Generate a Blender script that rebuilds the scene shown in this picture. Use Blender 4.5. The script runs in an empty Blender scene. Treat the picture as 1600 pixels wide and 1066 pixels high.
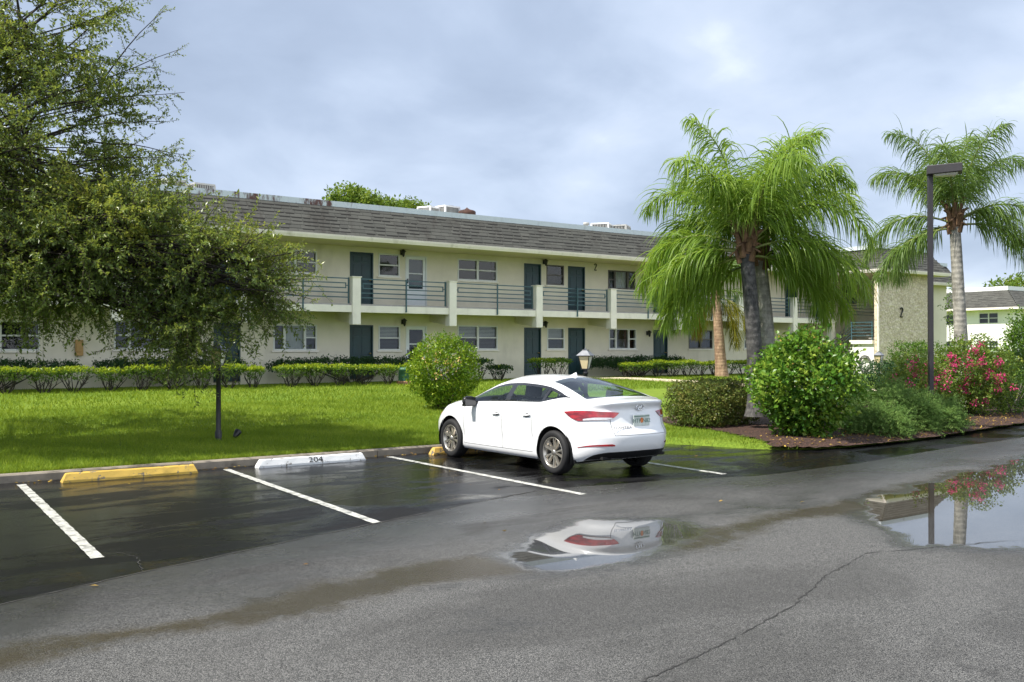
import bpy, math, random
import numpy as np
from mathutils import Vector, Matrix
R = math.radians
random.seed(7)
rng = np.random.default_rng(11)
scn = bpy.context.scene
COL = scn.collection

# ------------------------------------------------------------------ camera
cam_d = bpy.data.cameras.new('camera')
cam = bpy.data.objects.new('camera', cam_d)
COL.objects.link(cam)
cam.location = (0, 0, 1.8)
cam.rotation_euler = (R(90.47), 0, R(-34.85))
cam_d.lens = 32.96
cam_d.sensor_width = 36
cam_d.clip_start = 0.05
cam_d.clip_end = 3000
scn.camera = cam

# ------------------------------------------------------------------ light
SUN_EL, SUN_AZ = R(54), math.atan2(0.12, -0.99)     # to-sun: from the left, a little behind the building
to_sun = Vector((math.cos(SUN_EL) * math.cos(SUN_AZ), math.cos(SUN_EL) * math.sin(SUN_AZ), math.sin(SUN_EL)))
sun_d = bpy.data.lights.new('sun', 'SUN')
sun_d.energy = 5.0
sun_d.angle = R(0.6)
sun_d.color = (1.0, 0.95, 0.87)
sun = bpy.data.objects.new('sun', sun_d)
COL.objects.link(sun)
sun.location = (-30, 20, 40)
sun.rotation_euler = to_sun.to_track_quat('Z', 'Y').to_euler()
scn.view_settings.view_transform = 'Standard'
scn.view_settings.look = 'None'
scn.view_settings.exposure = 0.65
scn.view_settings.gamma = 1.0
scn.cycles.max_bounces = 8
scn.cycles.transparent_max_bounces = 16
scn.cycles.caustics_reflective = False
scn.cycles.caustics_refractive = False


# ------------------------------------------------------------------ node helpers
class NT:
    def __init__(s, tree):
        s.t = tree

    def n(s, typ, ins=None, **props):
        nd = s.t.nodes.new('ShaderNode' + typ)
        for k, v in props.items():
            setattr(nd, k, v)
        for k, v in (ins or {}).items():
            sock = nd.inputs[k]
            if hasattr(v, 'is_output'):
                s.t.links.new(v, sock)
            else:
                sock.default_value = v
        return nd

    def link(s, a, b):
        s.t.links.new(a, b)

    def math(s, op, a, b=0.0, c=0.0, clamp=False):
        nd = s.n('Math', {0: a, 1: b, 2: c}, operation=op)
        nd.use_clamp = clamp
        return nd.outputs[0]

    def mix(s, fac, a, b):
        def c4(v):
            return v if hasattr(v, 'is_output') else (tuple(v) + (1,) if len(v) == 3 else v)
        nd = s.n('Mix', data_type='RGBA')
        for i, v in ((0, fac), (6, c4(a)), (7, c4(b))):
            if hasattr(v, 'is_output'):
                s.t.links.new(v, nd.inputs[i])
            else:
                nd.inputs[i].default_value = v
        return nd.outputs[2]

    def ramp(s, fac, stops, interp='LINEAR'):
        nd = s.n('ValToRGB', {0: fac})
        cr = nd.color_ramp
        cr.interpolation = interp
        while len(cr.elements) < len(stops):
            cr.elements.new(0.5)
        for e, (p, c) in zip(cr.elements, stops):
            e.position = p
            e.color = tuple(c) + (1,) if len(c) == 3 else c
        return nd.outputs[0]

    def noise(s, vec, scale, detail=4, rough=0.55, dist=0.0):
        nd = s.n('TexNoise', {'Vector': vec, 'Scale': scale, 'Detail': detail, 'Roughness': rough, 'Distortion': dist})
        return nd.outputs[0]

    def smooth(s, v, lo, hi):
        nd = s.n('MapRange', {0: v, 1: lo, 2: hi, 3: 0.0, 4: 1.0}, interpolation_type='SMOOTHSTEP')
        return nd.outputs[0]

    def coord(s, which='Object'):
        return s.n('TexCoord').outputs[which]

    def pos(s):
        return s.n('NewGeometry').outputs['Position']

    def attr(s, name, out='Fac'):
        return s.n('Attribute', attribute_name=name).outputs[out]

    def scalev(s, vec, sc):
        return s.n('Mapping', {'Vector': vec, 'Scale': sc}).outputs[0]

    def bump(s, h, strength=0.3, dist=0.02, normal=None):
        ins = {'Height': h, 'Strength': strength, 'Distance': dist}
        if normal is not None:
            ins['Normal'] = normal
        return s.n('Bump', ins).outputs[0]


MATS = {}


def newmat(name):
    m = bpy.data.materials.new(name)
    m.use_nodes = True
    m.node_tree.nodes.clear()
    MATS[name] = m
    return m, NT(m.node_tree)


def out(nt, shader):
    o = nt.n('OutputMaterial')
    nt.link(shader, o.inputs[0])


def pbsdf(nt, **k):
    ren = {'col': 'Base Color', 'rough': 'Roughness', 'metal': 'Metallic', 'spec': 'Specular IOR Level', 'normal': 'Normal',
           'coat': 'Coat Weight', 'coatr': 'Coat Roughness', 'ior': 'IOR', 'alpha': 'Alpha'}
    ins = {}
    for a, v in k.items():
        if a == 'col' and not hasattr(v, 'is_output') and len(v) == 3:
            v = tuple(v) + (1,)
        ins[ren[a]] = v
    return nt.n('BsdfPrincipled', ins).outputs[0]


def simple(name, col, rough=0.6, var=0.12, scale=6.0, bump=0.0, bscale=60.0, metal=0.0, spec=0.5, coat=0.0, coatr=0.03, dirt=None):
    """paint-like material: colour with slow mottling, optional fine bump and dirt blotches"""
    m, nt = newmat(name)
    p = nt.coord('Object')
    nz = nt.noise(p, scale, 5, 0.6)
    lo = tuple(c * (1 - var) for c in col)
    hi = tuple(min(1, c * (1 + var)) for c in col)
    c = nt.mix(nt.smooth(nz, 0.3, 0.7), lo, hi)
    if dirt:
        dn = nt.noise(nt.scalev(p, (dirt[2], dirt[2], dirt[2] * dirt[3])), 1.0, 6, 0.65)
        c = nt.mix(nt.math('MULTIPLY', nt.smooth(dn, 0.52, 0.75), dirt[1]), c, dirt[0])
    k = dict(col=c, rough=nt.math('ADD', nt.math('MULTIPLY', nz, 0.16), rough - 0.08), metal=metal, spec=spec, coat=coat, coatr=coatr)
    if bump:
        k['normal'] = nt.bump(nt.noise(p, bscale, 4, 0.6), bump, 0.01)
    out(nt, pbsdf(nt, **k))
    return m


# ------------------------------------------------------------------ world: sky texture seen through a broken storm-cloud deck
w = bpy.data.worlds.new('World')
scn.world = w
w.use_nodes = True
w.node_tree.nodes.clear()
nt = NT(w.node_tree)
sky = nt.n('TexSky', sky_type='NISHITA')
sky.sun_disc = False
sky.sun_elevation = SUN_EL
sky.sun_rotation = math.atan2(to_sun.x, to_sun.y)
sky.air_density = 1.0
sky.dust_density = 1.5
dirv = nt.n('TexCoord').outputs['Generated']
sep = nt.n('SeparateXYZ', {0: dirv})
den = nt.math('ADD', nt.math('MAXIMUM', sep.outputs[2], 0.0), 0.32)
cx = nt.math('DIVIDE', sep.outputs[0], den)
cy = nt.math('DIVIDE', sep.outputs[1], den)
cp = nt.n('CombineXYZ', {0: cx, 1: cy, 2: 0.35}).outputs[0]
big = nt.noise(nt.n('Mapping', {'Vector': cp, 'Location': (3.1, 1.7, 0.0)}).outputs[0], 0.85, 4, 0.50, 0.1)
fine = nt.noise(nt.n('Mapping', {'Vector': cp, 'Location': (0.4, 6.3, 0.0)}).outputs[0], 2.3, 8, 0.52, 0.25)
dens = nt.math('ADD', nt.math('MULTIPLY', big, 1.00), nt.math('MULTIPLY', fine, 0.62))
dens = nt.math('SUBTRACT', nt.math('MULTIPLY', dens, 1.3), 0.545)
# brighter towards the right of the view (+X), where the cloud deck breaks up; unseen sky behind the camera (-Y) lifted as fill
grad = nt.math('ADD', dens, nt.math('MULTIPLY', nt.math('SUBTRACT', sep.outputs[0], sep.outputs[1]), 0.075))
# single brighter banks and darker bellies of the deck: (direction, half width in degrees, amount)
for dv, wd, am in [((0.7496, 0.5834, 0.3127), 5.0, 0.07), ((0.6762, 0.7058, 0.2109), 5.5, 0.13), ((0.5291, 0.8304, 0.1746), 8.0, 0.13), ((0.833, 0.4734, 0.2862), 11, 0.0), ((0.6482, 0.6949, 0.3114), 5, 0.03), ((0.4921, 0.8208, 0.29), 9, -0.07), ((0.2851, 0.9288, 0.2368), 10, -0.05), ((0.708, 0.6563, 0.2607), 6, -0.03), ((0.6094, 0.7592, 0.2287), 5, -0.03), ((0.8718, 0.4406, 0.2142), 5, 0.03)]:
    dt = nt.n('VectorMath', {0: dirv, 1: dv}, operation='DOT_PRODUCT').outputs['Value']
    grad = nt.math('ADD', grad, nt.math('MULTIPLY', nt.smooth(dt, math.cos(R(wd * 1.6)), 1.0), am))
cloud = nt.ramp(grad, [(0.14, (0.27, 0.33, 0.44)), (0.34, (0.35, 0.42, 0.545)), (0.46, (0.435, 0.51, 0.64)), (0.55, (0.495, 0.565, 0.69)), (0.63, (0.63, 0.695, 0.78)), (0.74, (0.92, 0.94, 0.95))])
back = nt.smooth(nt.math('MULTIPLY', sep.outputs[1], -1.0), -0.25, 0.75)
gain = nt.math('ADD', 1.0, nt.math('MULTIPLY', back, 0.35))  # unseen sky behind the camera, brightened to fill the shaded facade
gain = nt.math('MULTIPLY', gain, nt.math('SUBTRACT', 1.0, nt.math('MULTIPLY', nt.smooth(sep.outputs[2], 0.42, 0.85), 0.42)))  # zenith out of view, dimmed so the sun gives more contrast
skyc = nt.n('VectorMath', {0: sky.outputs[0], 1: (0.10, 0.10, 0.10)}, operation='MULTIPLY').outputs[0]
mixc = nt.mix(0.88, skyc, cloud)
bg = nt.n('Background', {'Color': mixc, 'Strength': gain})
wo = nt.n('OutputWorld')
nt.link(bg.outputs[0], wo.inputs[0])


# ------------------------------------------------------------------ geometry helpers
class G:
    """collects boxes, tubes, prisms ... and links them as ONE mesh object"""
    def __init__(s):
        s.v, s.f, s.m, s.sm = [], [], [], []

    def add(s, verts, faces, mi=0, smooth=False):
        o = len(s.v)
        s.v.extend([tuple(map(float, p)) for p in verts])
        for f in faces:
            s.f.append(tuple(i + o for i in f))
            s.m.append(mi)
            s.sm.append(smooth)
        return s

    def box(s, a, b, mi=0, M=None):
        x0, y0, z0 = a
        x1, y1, z1 = b
        v = [(x0, y0, z0), (x1, y0, z0), (x1, y1, z0), (x0, y1, z0), (x0, y0, z1), (x1, y0, z1), (x1, y1, z1), (x0, y1, z1)]
        if M is not None:
            v = [tuple(M @ Vector(p)) for p in v]
        return s.add(v, [(3, 2, 1, 0), (4, 5, 6, 7), (0, 1, 5, 4), (1, 2, 6, 5), (2, 3, 7, 6), (3, 0, 4, 7)], mi)

    def quad(s, a, b, c, d, mi=0):
        return s.add([a, b, c, d], [(0, 1, 2, 3)], mi)

    def tube(s, pts, radii, n=8, mi=0, caps=True, smooth=True):
        pts = [Vector(p) for p in pts]
        if not hasattr(radii, '__len__'):
            radii = [radii] * len(pts)
        rings = []
        up = None
        for i, p in enumerate(pts):
            d = (pts[min(i + 1, len(pts) - 1)] - pts[max(i - 1, 0)])
            d = d.normalized() if d.length > 1e-9 else Vector((0, 0, 1))
            if up is None:
                ref = Vector((0, 0, 1)) if abs(d.z) < 0.9 else Vector((1, 0, 0))
                up = (ref - d * ref.dot(d)).normalized()
            else:
                up = (up - d * up.dot(d))
                up = up.normalized() if up.length > 1e-6 else d.orthogonal().normalized()
            sd = d.cross(up)
            rings.append([p + (up * math.cos(2 * math.pi * k / n) + sd * math.sin(2 * math.pi * k / n)) * radii[i] for k in range(n)])
        v = [q for r in rings for q in r]
        f = []
        for i in range(len(rings) - 1):
            for k in range(n):
                f.append((i * n + k, i * n + (k + 1) % n, (i + 1) * n + (k + 1) % n, (i + 1) * n + k))
        s.add(v, f, mi, smooth)
        if caps:
            s.add(rings[0], [tuple(range(n - 1, -1, -1))], mi)
            s.add(rings[-1], [tuple(range(n))], mi)
        return s

    def lathe(s, prof, n=24, mi=0, axis='Z', center=(0, 0, 0), smooth=True, closed=False):
        c = Vector(center)
        v = []
        for r, h in prof:
            for k in range(n):
                a = 2 * math.pi * k / n
                p = (r * math.cos(a), r * math.sin(a), h)
                if axis == 'X':
                    p = (h, r * math.cos(a), r * math.sin(a))
                v.append(tuple(c + Vector(p)))
        f = []
        m = len(prof)
        for i in range(m if closed else m - 1):
            j = (i + 1) % m
            for k in range(n):
                f.append((i * n + k, i * n + (k + 1) % n, j * n + (k + 1) % n, j * n + k))
        return s.add(v, f, mi, smooth)

    def prism(s, poly, x0, x1, mi=0, axis='X'):
        """poly in (y,z) extruded along x (axis X), or in (x,z) along y (axis Y), or (x,y) along z"""
        def P(p, t):
            return (t, p[0], p[1]) if axis == 'X' else ((p[0], t, p[1]) if axis == 'Y' else (p[0], p[1], t))
        n = len(poly)
        v = [P(p, x0) for p in poly] + [P(p, x1) for p in poly]
        f = [tuple(range(n - 1, -1, -1)), tuple(range(n, 2 * n))]
        f += [(i, (i + 1) % n, n + (i + 1) % n, n + i) for i in range(n)]
        return s.add(v, f, mi)

    def build(s, name, mats, parent=None, loc=None, bevel=0.0, fixn=True):
        me = bpy.data.meshes.new(name)
        me.from_pydata(s.v, [], s.f)
        mats = mats if isinstance(mats, (list, tuple)) else [mats]
        for m in mats:
            me.materials.append(m if not isinstance(m, str) else MATS[m])
        me.polygons.foreach_set('material_index', s.m)
        me.polygons.foreach_set('use_smooth', s.sm)
        me.update()
        o = bpy.data.objects.new(name, me)
        COL.objects.link(o)
        if parent is not None:
            o.parent = parent
        if loc is not None:
            o.location = loc
        if bevel:
            b = o.modifiers.new('bevel', 'BEVEL')
            b.width = bevel
            b.segments = 2
            b.limit_method = 'ANGLE'
        return o


def npmesh(name, verts, faces, mats, parent=None, smooth=False, fattr=None, vattr=None, mi=None, nside=None):
    """fast mesh from numpy arrays: verts (N,3), faces (M,k) all with k sides"""
    verts = np.asarray(verts, np.float32)
    faces = np.asarray(faces, np.int32)
    me = bpy.data.meshes.new(name)
    k = faces.shape[1]
    me.vertices.add(len(verts))
    me.vertices.foreach_set('co', verts.ravel())
    me.loops.add(faces.size)
    me.loops.foreach_set('vertex_index', faces.ravel())
    me.polygons.add(len(faces))
    me.polygons.foreach_set('loop_start', np.arange(0, faces.size, k, dtype=np.int32))
    me.polygons.foreach_set('loop_total', np.full(len(faces), k, np.int32))
    mats = mats if isinstance(mats, (list, tuple)) else [mats]
    for m in mats:
        me.materials.append(m if not isinstance(m, str) else MATS[m])
    if mi is not None:
        me.polygons.foreach_set('material_index', np.asarray(mi, np.int32))
    me.polygons.foreach_set('use_smooth', np.full(len(faces), bool(smooth)))
    for nm, arr in (fattr or {}).items():
        a = me.attributes.new(nm, 'FLOAT', 'FACE')
        a.data.foreach_set('value', np.asarray(arr, np.float32))
    for nm, arr in (vattr or {}).items():
        a = me.attributes.new(nm, 'FLOAT', 'POINT')
        a.data.foreach_set('value', np.asarray(arr, np.float32))
    me.update(calc_edges=True)
    o = bpy.data.objects.new(name, me)
    COL.objects.link(o)
    if parent is not None:
        o.parent = parent
    return o


def tag(o, label=None, cat=None, group=None, kind=None):
    if label:
        o['label'] = label
    if cat:
        o['category'] = cat
    if group:
        o['group'] = group
    if kind:
        o['kind'] = kind
    return o


def thing(name, label, cat, loc=(0, 0, 0), rz=0.0, group=None):
    o = bpy.data.objects.new(name, None)
    o.empty_display_size = 0.2
    COL.objects.link(o)
    o.location = loc
    o.rotation_euler = (0, 0, rz)
    return tag(o, label, cat, group)


def copy_thing(root, loc, rz=0.0, scale=None, label=None, group=None):
    kids = {}
    for o in bpy.data.objects:
        if o.parent is not None:
            kids.setdefault(o.parent.name, []).append(o)

    def rec(o, par):
        c = o.copy()
        COL.objects.link(c)
        c.parent = par
        for ch in kids.get(o.name, []):
            rec(ch, c)
        return c
    r = rec(root, None)
    r.location = loc
    r.rotation_euler = (0, 0, rz)
    if scale is not None:
        r.scale = scale
    if label:
        r['label'] = label
    if group:
        r['group'] = group
    return r


ORD = ['first', 'second', 'third', 'fourth', 'fifth', 'sixth', 'seventh', 'eighth', 'ninth', 'tenth', 'eleventh', 'twelfth', 'thirteenth',
       'fourteenth', 'fifteenth', 'sixteenth', 'seventeenth', 'eighteenth', 'nineteenth', 'twentieth']


def text(name, body, size, loc, rot, mat, parent=None, extrude=0.003, align='CENTER', bold=0.0, xs=1.0):
    c = bpy.data.curves.new(name, 'FONT')
    c.body = body
    c.size = size
    c.extrude = extrude
    c.align_x = align
    c.align_y = 'CENTER'
    c.offset = bold
    c.materials.append(MATS[mat])
    tmp = bpy.data.objects.new(name + '_curve', c)
    COL.objects.link(tmp)
    me = bpy.data.meshes.new_from_object(tmp.evaluated_get(bpy.context.evaluated_depsgraph_get()))
    bpy.data.objects.remove(tmp)
    o = bpy.data.objects.new(name, me)
    COL.objects.link(o)
    o.location = loc
    o.rotation_euler = rot
    o.scale = (xs, 1, 1)
    if parent is not None:
        o.parent = parent
    return o


def pchip(xk, yk):
    xk = np.asarray(xk, float)
    yk = np.asarray(yk, float)
    if xk[0] > xk[-1]:
        xk, yk = xk[::-1], yk[::-1]
    h = np.diff(xk)
    d = np.diff(yk) / h
    m = np.zeros(len(xk))
    for i in range(1, len(xk) - 1):
        if d[i - 1] * d[i] > 0:
            w1, w2 = 2 * h[i] + h[i - 1], h[i] + 2 * h[i - 1]
            m[i] = (w1 + w2) / (w1 / d[i - 1] + w2 / d[i])
    m[0], m[-1] = d[0], d[-1]

    def f(x):
        x = np.clip(np.asarray(x, float), xk[0], xk[-1])
        i = np.clip(np.searchsorted(xk, x) - 1, 0, len(h) - 1)
        t = (x - xk[i]) / h[i]
        return ((1 + 2 * t) * (1 - t) ** 2 * yk[i] + t * (1 - t) ** 2 * h[i] * m[i]
                + t * t * (3 - 2 * t) * yk[i + 1] + t * t * (t - 1) * h[i] * m[i + 1])
    return f


def unit(a):
    return a / np.maximum(np.linalg.norm(a, axis=-1, keepdims=True), 1e-9)


# ------------------------------------------------------------------ terrain functions
EDGE_X = [-60, 10.6, 11.7, 12.4, 12.85, 13.05, 13.35, 13.9, 14.77, 17.37, 19.5, 22.78, 30, 60, 140]
EDGE_Y = [14.28, 14.28, 13.85, 13.1, 12.2, 11.45, 10.95, 10.58, 10.42, 10.53, 10.9, 11.35, 12.3, 16, 26]


def edge_y(x):
    return np.interp(x, EDGE_X, EDGE_Y)


def lawn_z(x, y):
    x = np.asarray(x, float)
    y = np.asarray(y, float)
    t = np.clip((y - 13.5) / 17.5, 0, 1)
    base = 0.10 + 0.46 * t * t * (3 - 2 * t)
    g = np.maximum(y - edge_y(x), 0)
    soft = 0.035 + 0.22 * g
    return np.where(x < 10.4, base, np.minimum(base, soft))
# ------------------------------------------------------------------ materials
simple('stucco', (0.72, 0.665, 0.545), 0.85, 0.05, 1.2, 0.25, 90, dirt=((0.42, 0.38, 0.30), 0.35, 0.9, 0.35))
simple('trim_cream', (0.84, 0.79, 0.71), 0.7, 0.05, 2.0, 0.12, 70, dirt=((0.45, 0.41, 0.33), 0.4, 1.6, 0.4))
simple('white_wall', (0.78, 0.77, 0.72), 0.8, 0.04, 1.5, 0.2, 80, dirt=((0.55, 0.52, 0.46), 0.35, 1.0, 0.4))
simple('soffit', (0.62, 0.55, 0.38), 0.8, 0.05, 1.5)
simple('gutter_white', (0.82, 0.745, 0.69), 0.5, 0.05, 1.5, dirt=((0.38, 0.34, 0.28), 0.5, 2.2, 0.6))
simple('door_teal', (0.010, 0.040, 0.050), 0.42, 0.15, 3.0)
simple('rail_teal', (0.045, 0.105, 0.125), 0.45, 0.15, 5.0)
simple('frame_white', (0.68, 0.69, 0.68), 0.45, 0.04, 3.0)
simple('frame_bronze', (0.10, 0.09, 0.085), 0.45, 0.08, 3.0)
simple('door_white', (0.70, 0.73, 0.76), 0.45, 0.04, 2.0)
simple('blind', (0.68, 0.67, 0.63), 0.7, 0.06, 3.0)
simple('blind_dark', (0.085, 0.085, 0.09), 0.7, 0.1, 3.0)
simple('curtain', (0.56, 0.56, 0.52), 0.9, 0.08, 4.0)
simple('room_dark', (0.012, 0.013, 0.015), 0.9, 0.2, 2.0)
simple('black_metal', (0.014, 0.014, 0.016), 0.42, 0.2, 12.0, 0.1, 80)
simple('bronze_pole', (0.030, 0.027, 0.030), 0.5, 0.1, 4.0, 0.05, 60)
simple('walk_deck', (0.36, 0.34, 0.31), 0.85, 0.1, 3.0)
simple('concrete', (0.22, 0.19, 0.15), 0.85, 0.2, 5.0, 0.3, 60, dirt=((0.055, 0.045, 0.03), 0.85, 2.2, 1.6))
simple('path_concrete', (0.62, 0.52, 0.38), 0.85, 0.1, 3.0, 0.2, 60)
simple('brass', (0.55, 0.42, 0.2), 0.3, 0.1, 5.0, metal=1.0)
simple('ac_metal', (0.42, 0.42, 0.40), 0.55, 0.1, 3.0, dirt=((0.25, 0.2, 0.15), 0.5, 3.0, 1.0))
simple('ac_dark', (0.05, 0.05, 0.052), 0.6, 0.2, 6.0)
simple('rust', (0.06, 0.028, 0.020), 0.85, 0.4, 7.0, 0.3, 40)
simple('util_green', (0.045, 0.14, 0.09), 0.5, 0.12, 4.0)
simple('terracotta', (0.36, 0.19, 0.10), 0.85, 0.15, 5.0)
simple('hose', (0.12, 0.12, 0.11), 0.5, 0.2, 9.0)
simple('number_black', (0.015, 0.015, 0.014), 0.5, 0.2, 9.0)
simple('stencil_black', (0.03, 0.03, 0.03), 0.8, 0.4, 40.0)
simple('flat_roof', (0.5, 0.5, 0.48), 0.9, 0.1, 1.0)
simple('far_roof_white', (0.8, 0.8, 0.8), 0.6, 0.04, 1.0)
simple('yellow_tag', (0.45, 0.27, 0.10), 0.7, 0.1, 6.0)

# wheel stop paint: worn, with chips showing concrete
for nm, col, chip in (('stop_yellow', (0.64, 0.42, 0.075), 0.57), ('stop_white', (0.76, 0.77, 0.77), 0.58), ('stop_yellow_worn', (0.66, 0.42, 0.10), 0.50)):
    m, nt = newmat(nm)
    p = nt.coord('Object')
    ch = nt.smooth(nt.noise(p, 11.0, 7, 0.65, 0.4), chip, chip + 0.06)
    big = nt.noise(p, 2.2, 5, 0.6)
    base = nt.mix(nt.smooth(big, 0.3, 0.75), tuple(c * 0.82 for c in col), col)
    c = nt.mix(ch, base, (0.16, 0.14, 0.11))
    out(nt, pbsdf(nt, col=c, rough=0.55, normal=nt.bump(nt.math('SUBTRACT', nt.noise(p, 55, 4, 0.6), nt.math('MULTIPLY', ch, 0.8)), 0.35, 0.01)))

# painted stall line: worn white paint, wet
m, nt = newmat('line_paint')
p = nt.pos()
wear = nt.smooth(nt.noise(p, 9.0, 8, 0.75, 0.3), 0.47, 0.60)
fine = nt.smooth(nt.noise(p, 60.0, 3, 0.6), 0.50, 0.72)
k = nt.math('MULTIPLY', nt.math('ADD', nt.math('MULTIPLY', wear, 0.8), nt.math('MULTIPLY', fine, 0.5)), 0.9, clamp=True)
c = nt.mix(k, (0.60, 0.60, 0.55), (0.07, 0.07, 0.066))
out(nt, pbsdf(nt, col=c, rough=0.34, normal=nt.bump(nt.noise(p, 140, 3, 0.6), 0.25, 0.006)))

# crack filler / groove
simple('crack_dark', (0.034, 0.033, 0.031), 0.8, 0.3, 30)

# mansard shingles
m, nt = newmat('shingle')
p = nt.coord('Object')
tab = nt.attr('rnd')
sp = nt.noise(p, 55.0, 3, 0.6)
stain = nt.noise(nt.scalev(p, (1.1, 0.25, 0.25)), 1.4, 6, 0.65, 0.3)
c = nt.ramp(tab, [(0.0, (0.054, 0.055, 0.049)), (0.5, (0.068, 0.069, 0.061)), (1.0, (0.084, 0.084, 0.074))])
c = nt.mix(nt.math('MULTIPLY', nt.smooth(stain, 0.50, 0.72), 0.75), c, (0.032, 0.027, 0.023))
c = nt.mix(nt.math('MULTIPLY', sp, 0.30), c, (0.10, 0.097, 0.082))
out(nt, pbsdf(nt, col=c, rough=0.9, normal=nt.bump(sp, 0.5, 0.01)))
simple('shingle_gap_shade', (0.012, 0.0115, 0.0105), 0.95, 0.2, 10)  # dark gaps and sheathing, also the painted butt shadows

# white roof edge with rust runs
m, nt = newmat('roof_cap')
p = nt.pos()
sx = nt.n('SeparateXYZ', {0: p})
run = nt.noise(nt.scalev(p, (1.1, 0.3, 0.35)), 1.6, 7, 0.72)
zone = nt.math('MULTIPLY', nt.smooth(sx.outputs[0], 8.2, 10.5), nt.math('SUBTRACT', 1.0, nt.smooth(sx.outputs[0], 13.6, 15.6)))
amt = nt.smooth(nt.math('ADD', run, nt.math('MULTIPLY', zone, 0.13)), 0.60, 0.72)
grime = nt.smooth(nt.noise(nt.scalev(p, (1.4, 0.3, 0.5)), 2.4, 6, 0.65), 0.5, 0.75)
c = nt.mix(nt.math('MULTIPLY', grime, 0.4), (0.60, 0.65, 0.70), (0.36, 0.38, 0.39))
c = nt.mix(amt, c, (0.10, 0.035, 0.025))
out(nt, pbsdf(nt, col=c, rough=0.5))

# rough stone-textured stucco panel
m, nt = newmat('stone_panel')
p = nt.coord('Object')
vor = nt.n('TexVoronoi', {'Vector': nt.scalev(p, (1, 1, 1.35)), 'Scale': 5.5, 'Randomness': 1.0}, feature='SMOOTH_F1')
vor2 = nt.n('TexVoronoi', {'Vector': p, 'Scale': 15.0}, feature='F1')
h = nt.math('ADD', nt.math('MULTIPLY', vor.outputs['Distance'], -0.9), nt.math('MULTIPLY', nt.noise(p, 22, 5, 0.6), 0.5))
c = nt.mix(nt.smooth(nt.noise(p, 3.5, 5, 0.6), 0.3, 0.7), (0.56, 0.48, 0.35), (0.66, 0.58, 0.45))
jt = nt.attr('joint')
c = nt.mix(nt.math('MULTIPLY', jt, 0.85), c, (0.30, 0.24, 0.16))
c = nt.mix(nt.math('MULTIPLY', nt.attr('tint'), 0.45), c, (0.78, 0.71, 0.58))
out(nt, pbsdf(nt, col=c, rough=0.9, normal=nt.bump(h, 0.75, 0.06)))

# window / car glass: see-through with a real Fresnel reflection
for nm, tint, ior in (('window_glass', (0.70, 0.74, 0.76), 1.5), ('car_glass', (0.80, 0.90, 0.87), 1.5), ('car_glass_rear', (0.70, 0.84, 0.80), 1.7)):
    m, nt = newmat(nm)
    bf = nt.n('NewGeometry').outputs['Backfacing']
    fr = nt.n('Fresnel', {'IOR': nt.n('Mix', {0: bf, 2: ior, 3: 1.0 / ior}).outputs[0]}).outputs[0]
    wav = nt.bump(nt.noise(nt.coord('Object'), 1.6, 2, 0.5), 0.05, 0.05)
    tr = nt.n('BsdfTransparent', {'Color': tint + (1,)}).outputs[0]
    gl = nt.n('BsdfGlossy', {'Color': (0.95, 0.97, 1, 1), 'Roughness': 0.015, 'Normal': wav}).outputs[0]
    mx = nt.n('MixShader', {0: fr, 1: tr, 2: gl}).outputs[0]
    out(nt, mx)
m, nt = newmat('lamp_glass')
out(nt, pbsdf(nt, col=(0.72, 0.72, 0.66), rough=0.25, spec=0.6))
m, nt = newmat('lamp_glass_amber')
out(nt, pbsdf(nt, col=(0.66, 0.54, 0.32), rough=0.25, spec=0.6))

# car
m, nt = newmat('car_paint')
p = nt.coord('Object')
mud = nt.math('MULTIPLY', nt.smooth(nt.noise(p, 5.0, 6, 0.7), 0.45, 0.75), nt.math('SUBTRACT', 1.0, nt.smooth(nt.n('SeparateXYZ', {0: p}).outputs[2], 0.2, 0.42)))
c = nt.mix(nt.math('MULTIPLY', mud, 0.25), (0.80, 0.81, 0.82), (0.45, 0.42, 0.36))
out(nt, pbsdf(nt, col=c, rough=0.32, spec=0.5, coat=1.0, coatr=0.025))
simple('car_black', (0.012, 0.012, 0.013), 0.35, 0.15, 9.0)
simple('car_gloss_black', (0.02, 0.02, 0.022), 0.12, 0.1, 5.0, coat=0.6)
simple('car_dark', (0.006, 0.006, 0.006), 0.9, 0.1, 5.0)
simple('cabin_grey', (0.035, 0.035, 0.037), 0.8, 0.15, 8.0)
simple('cabin_light', (0.16, 0.16, 0.155), 0.8, 0.1, 8.0)
simple('seam_grey', (0.11, 0.11, 0.115), 0.6, 0.1, 5.0)
simple('tyre', (0.010, 0.010, 0.011), 0.75, 0.2, 14.0, 0.3, 60)
simple('rim_metal', (0.50, 0.47, 0.42), 0.30, 0.1, 8.0, metal=0.85)
simple('rim_dark', (0.022, 0.022, 0.024), 0.5, 0.2, 8.0)
simple('chrome', (0.75, 0.76, 0.78), 0.12, 0.05, 8.0, metal=1.0)
simple('plate_base', (0.58, 0.63, 0.58), 0.5, 0.15, 9.0)
simple('plate_green', (0.10, 0.20, 0.15), 0.5, 0.1, 9.0)
simple('plate_orange', (0.70, 0.20, 0.05), 0.5, 0.1, 9.0)
simple('lens_clear', (0.55, 0.55, 0.57), 0.15, 0.1, 30.0, coat=1.0)
m, nt = newmat('lens_red')
p = nt.coord('Object')
wv = nt.noise(nt.scalev(p, (1, 1, 3)), 7.0, 2, 0.5)
c = nt.mix(nt.smooth(wv, 0.35, 0.65), (0.15, 0.004, 0.008), (0.36, 0.009, 0.016))
out(nt, pbsdf(nt, col=c, rough=0.15, coat=1.0, coatr=0.02))


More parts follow.
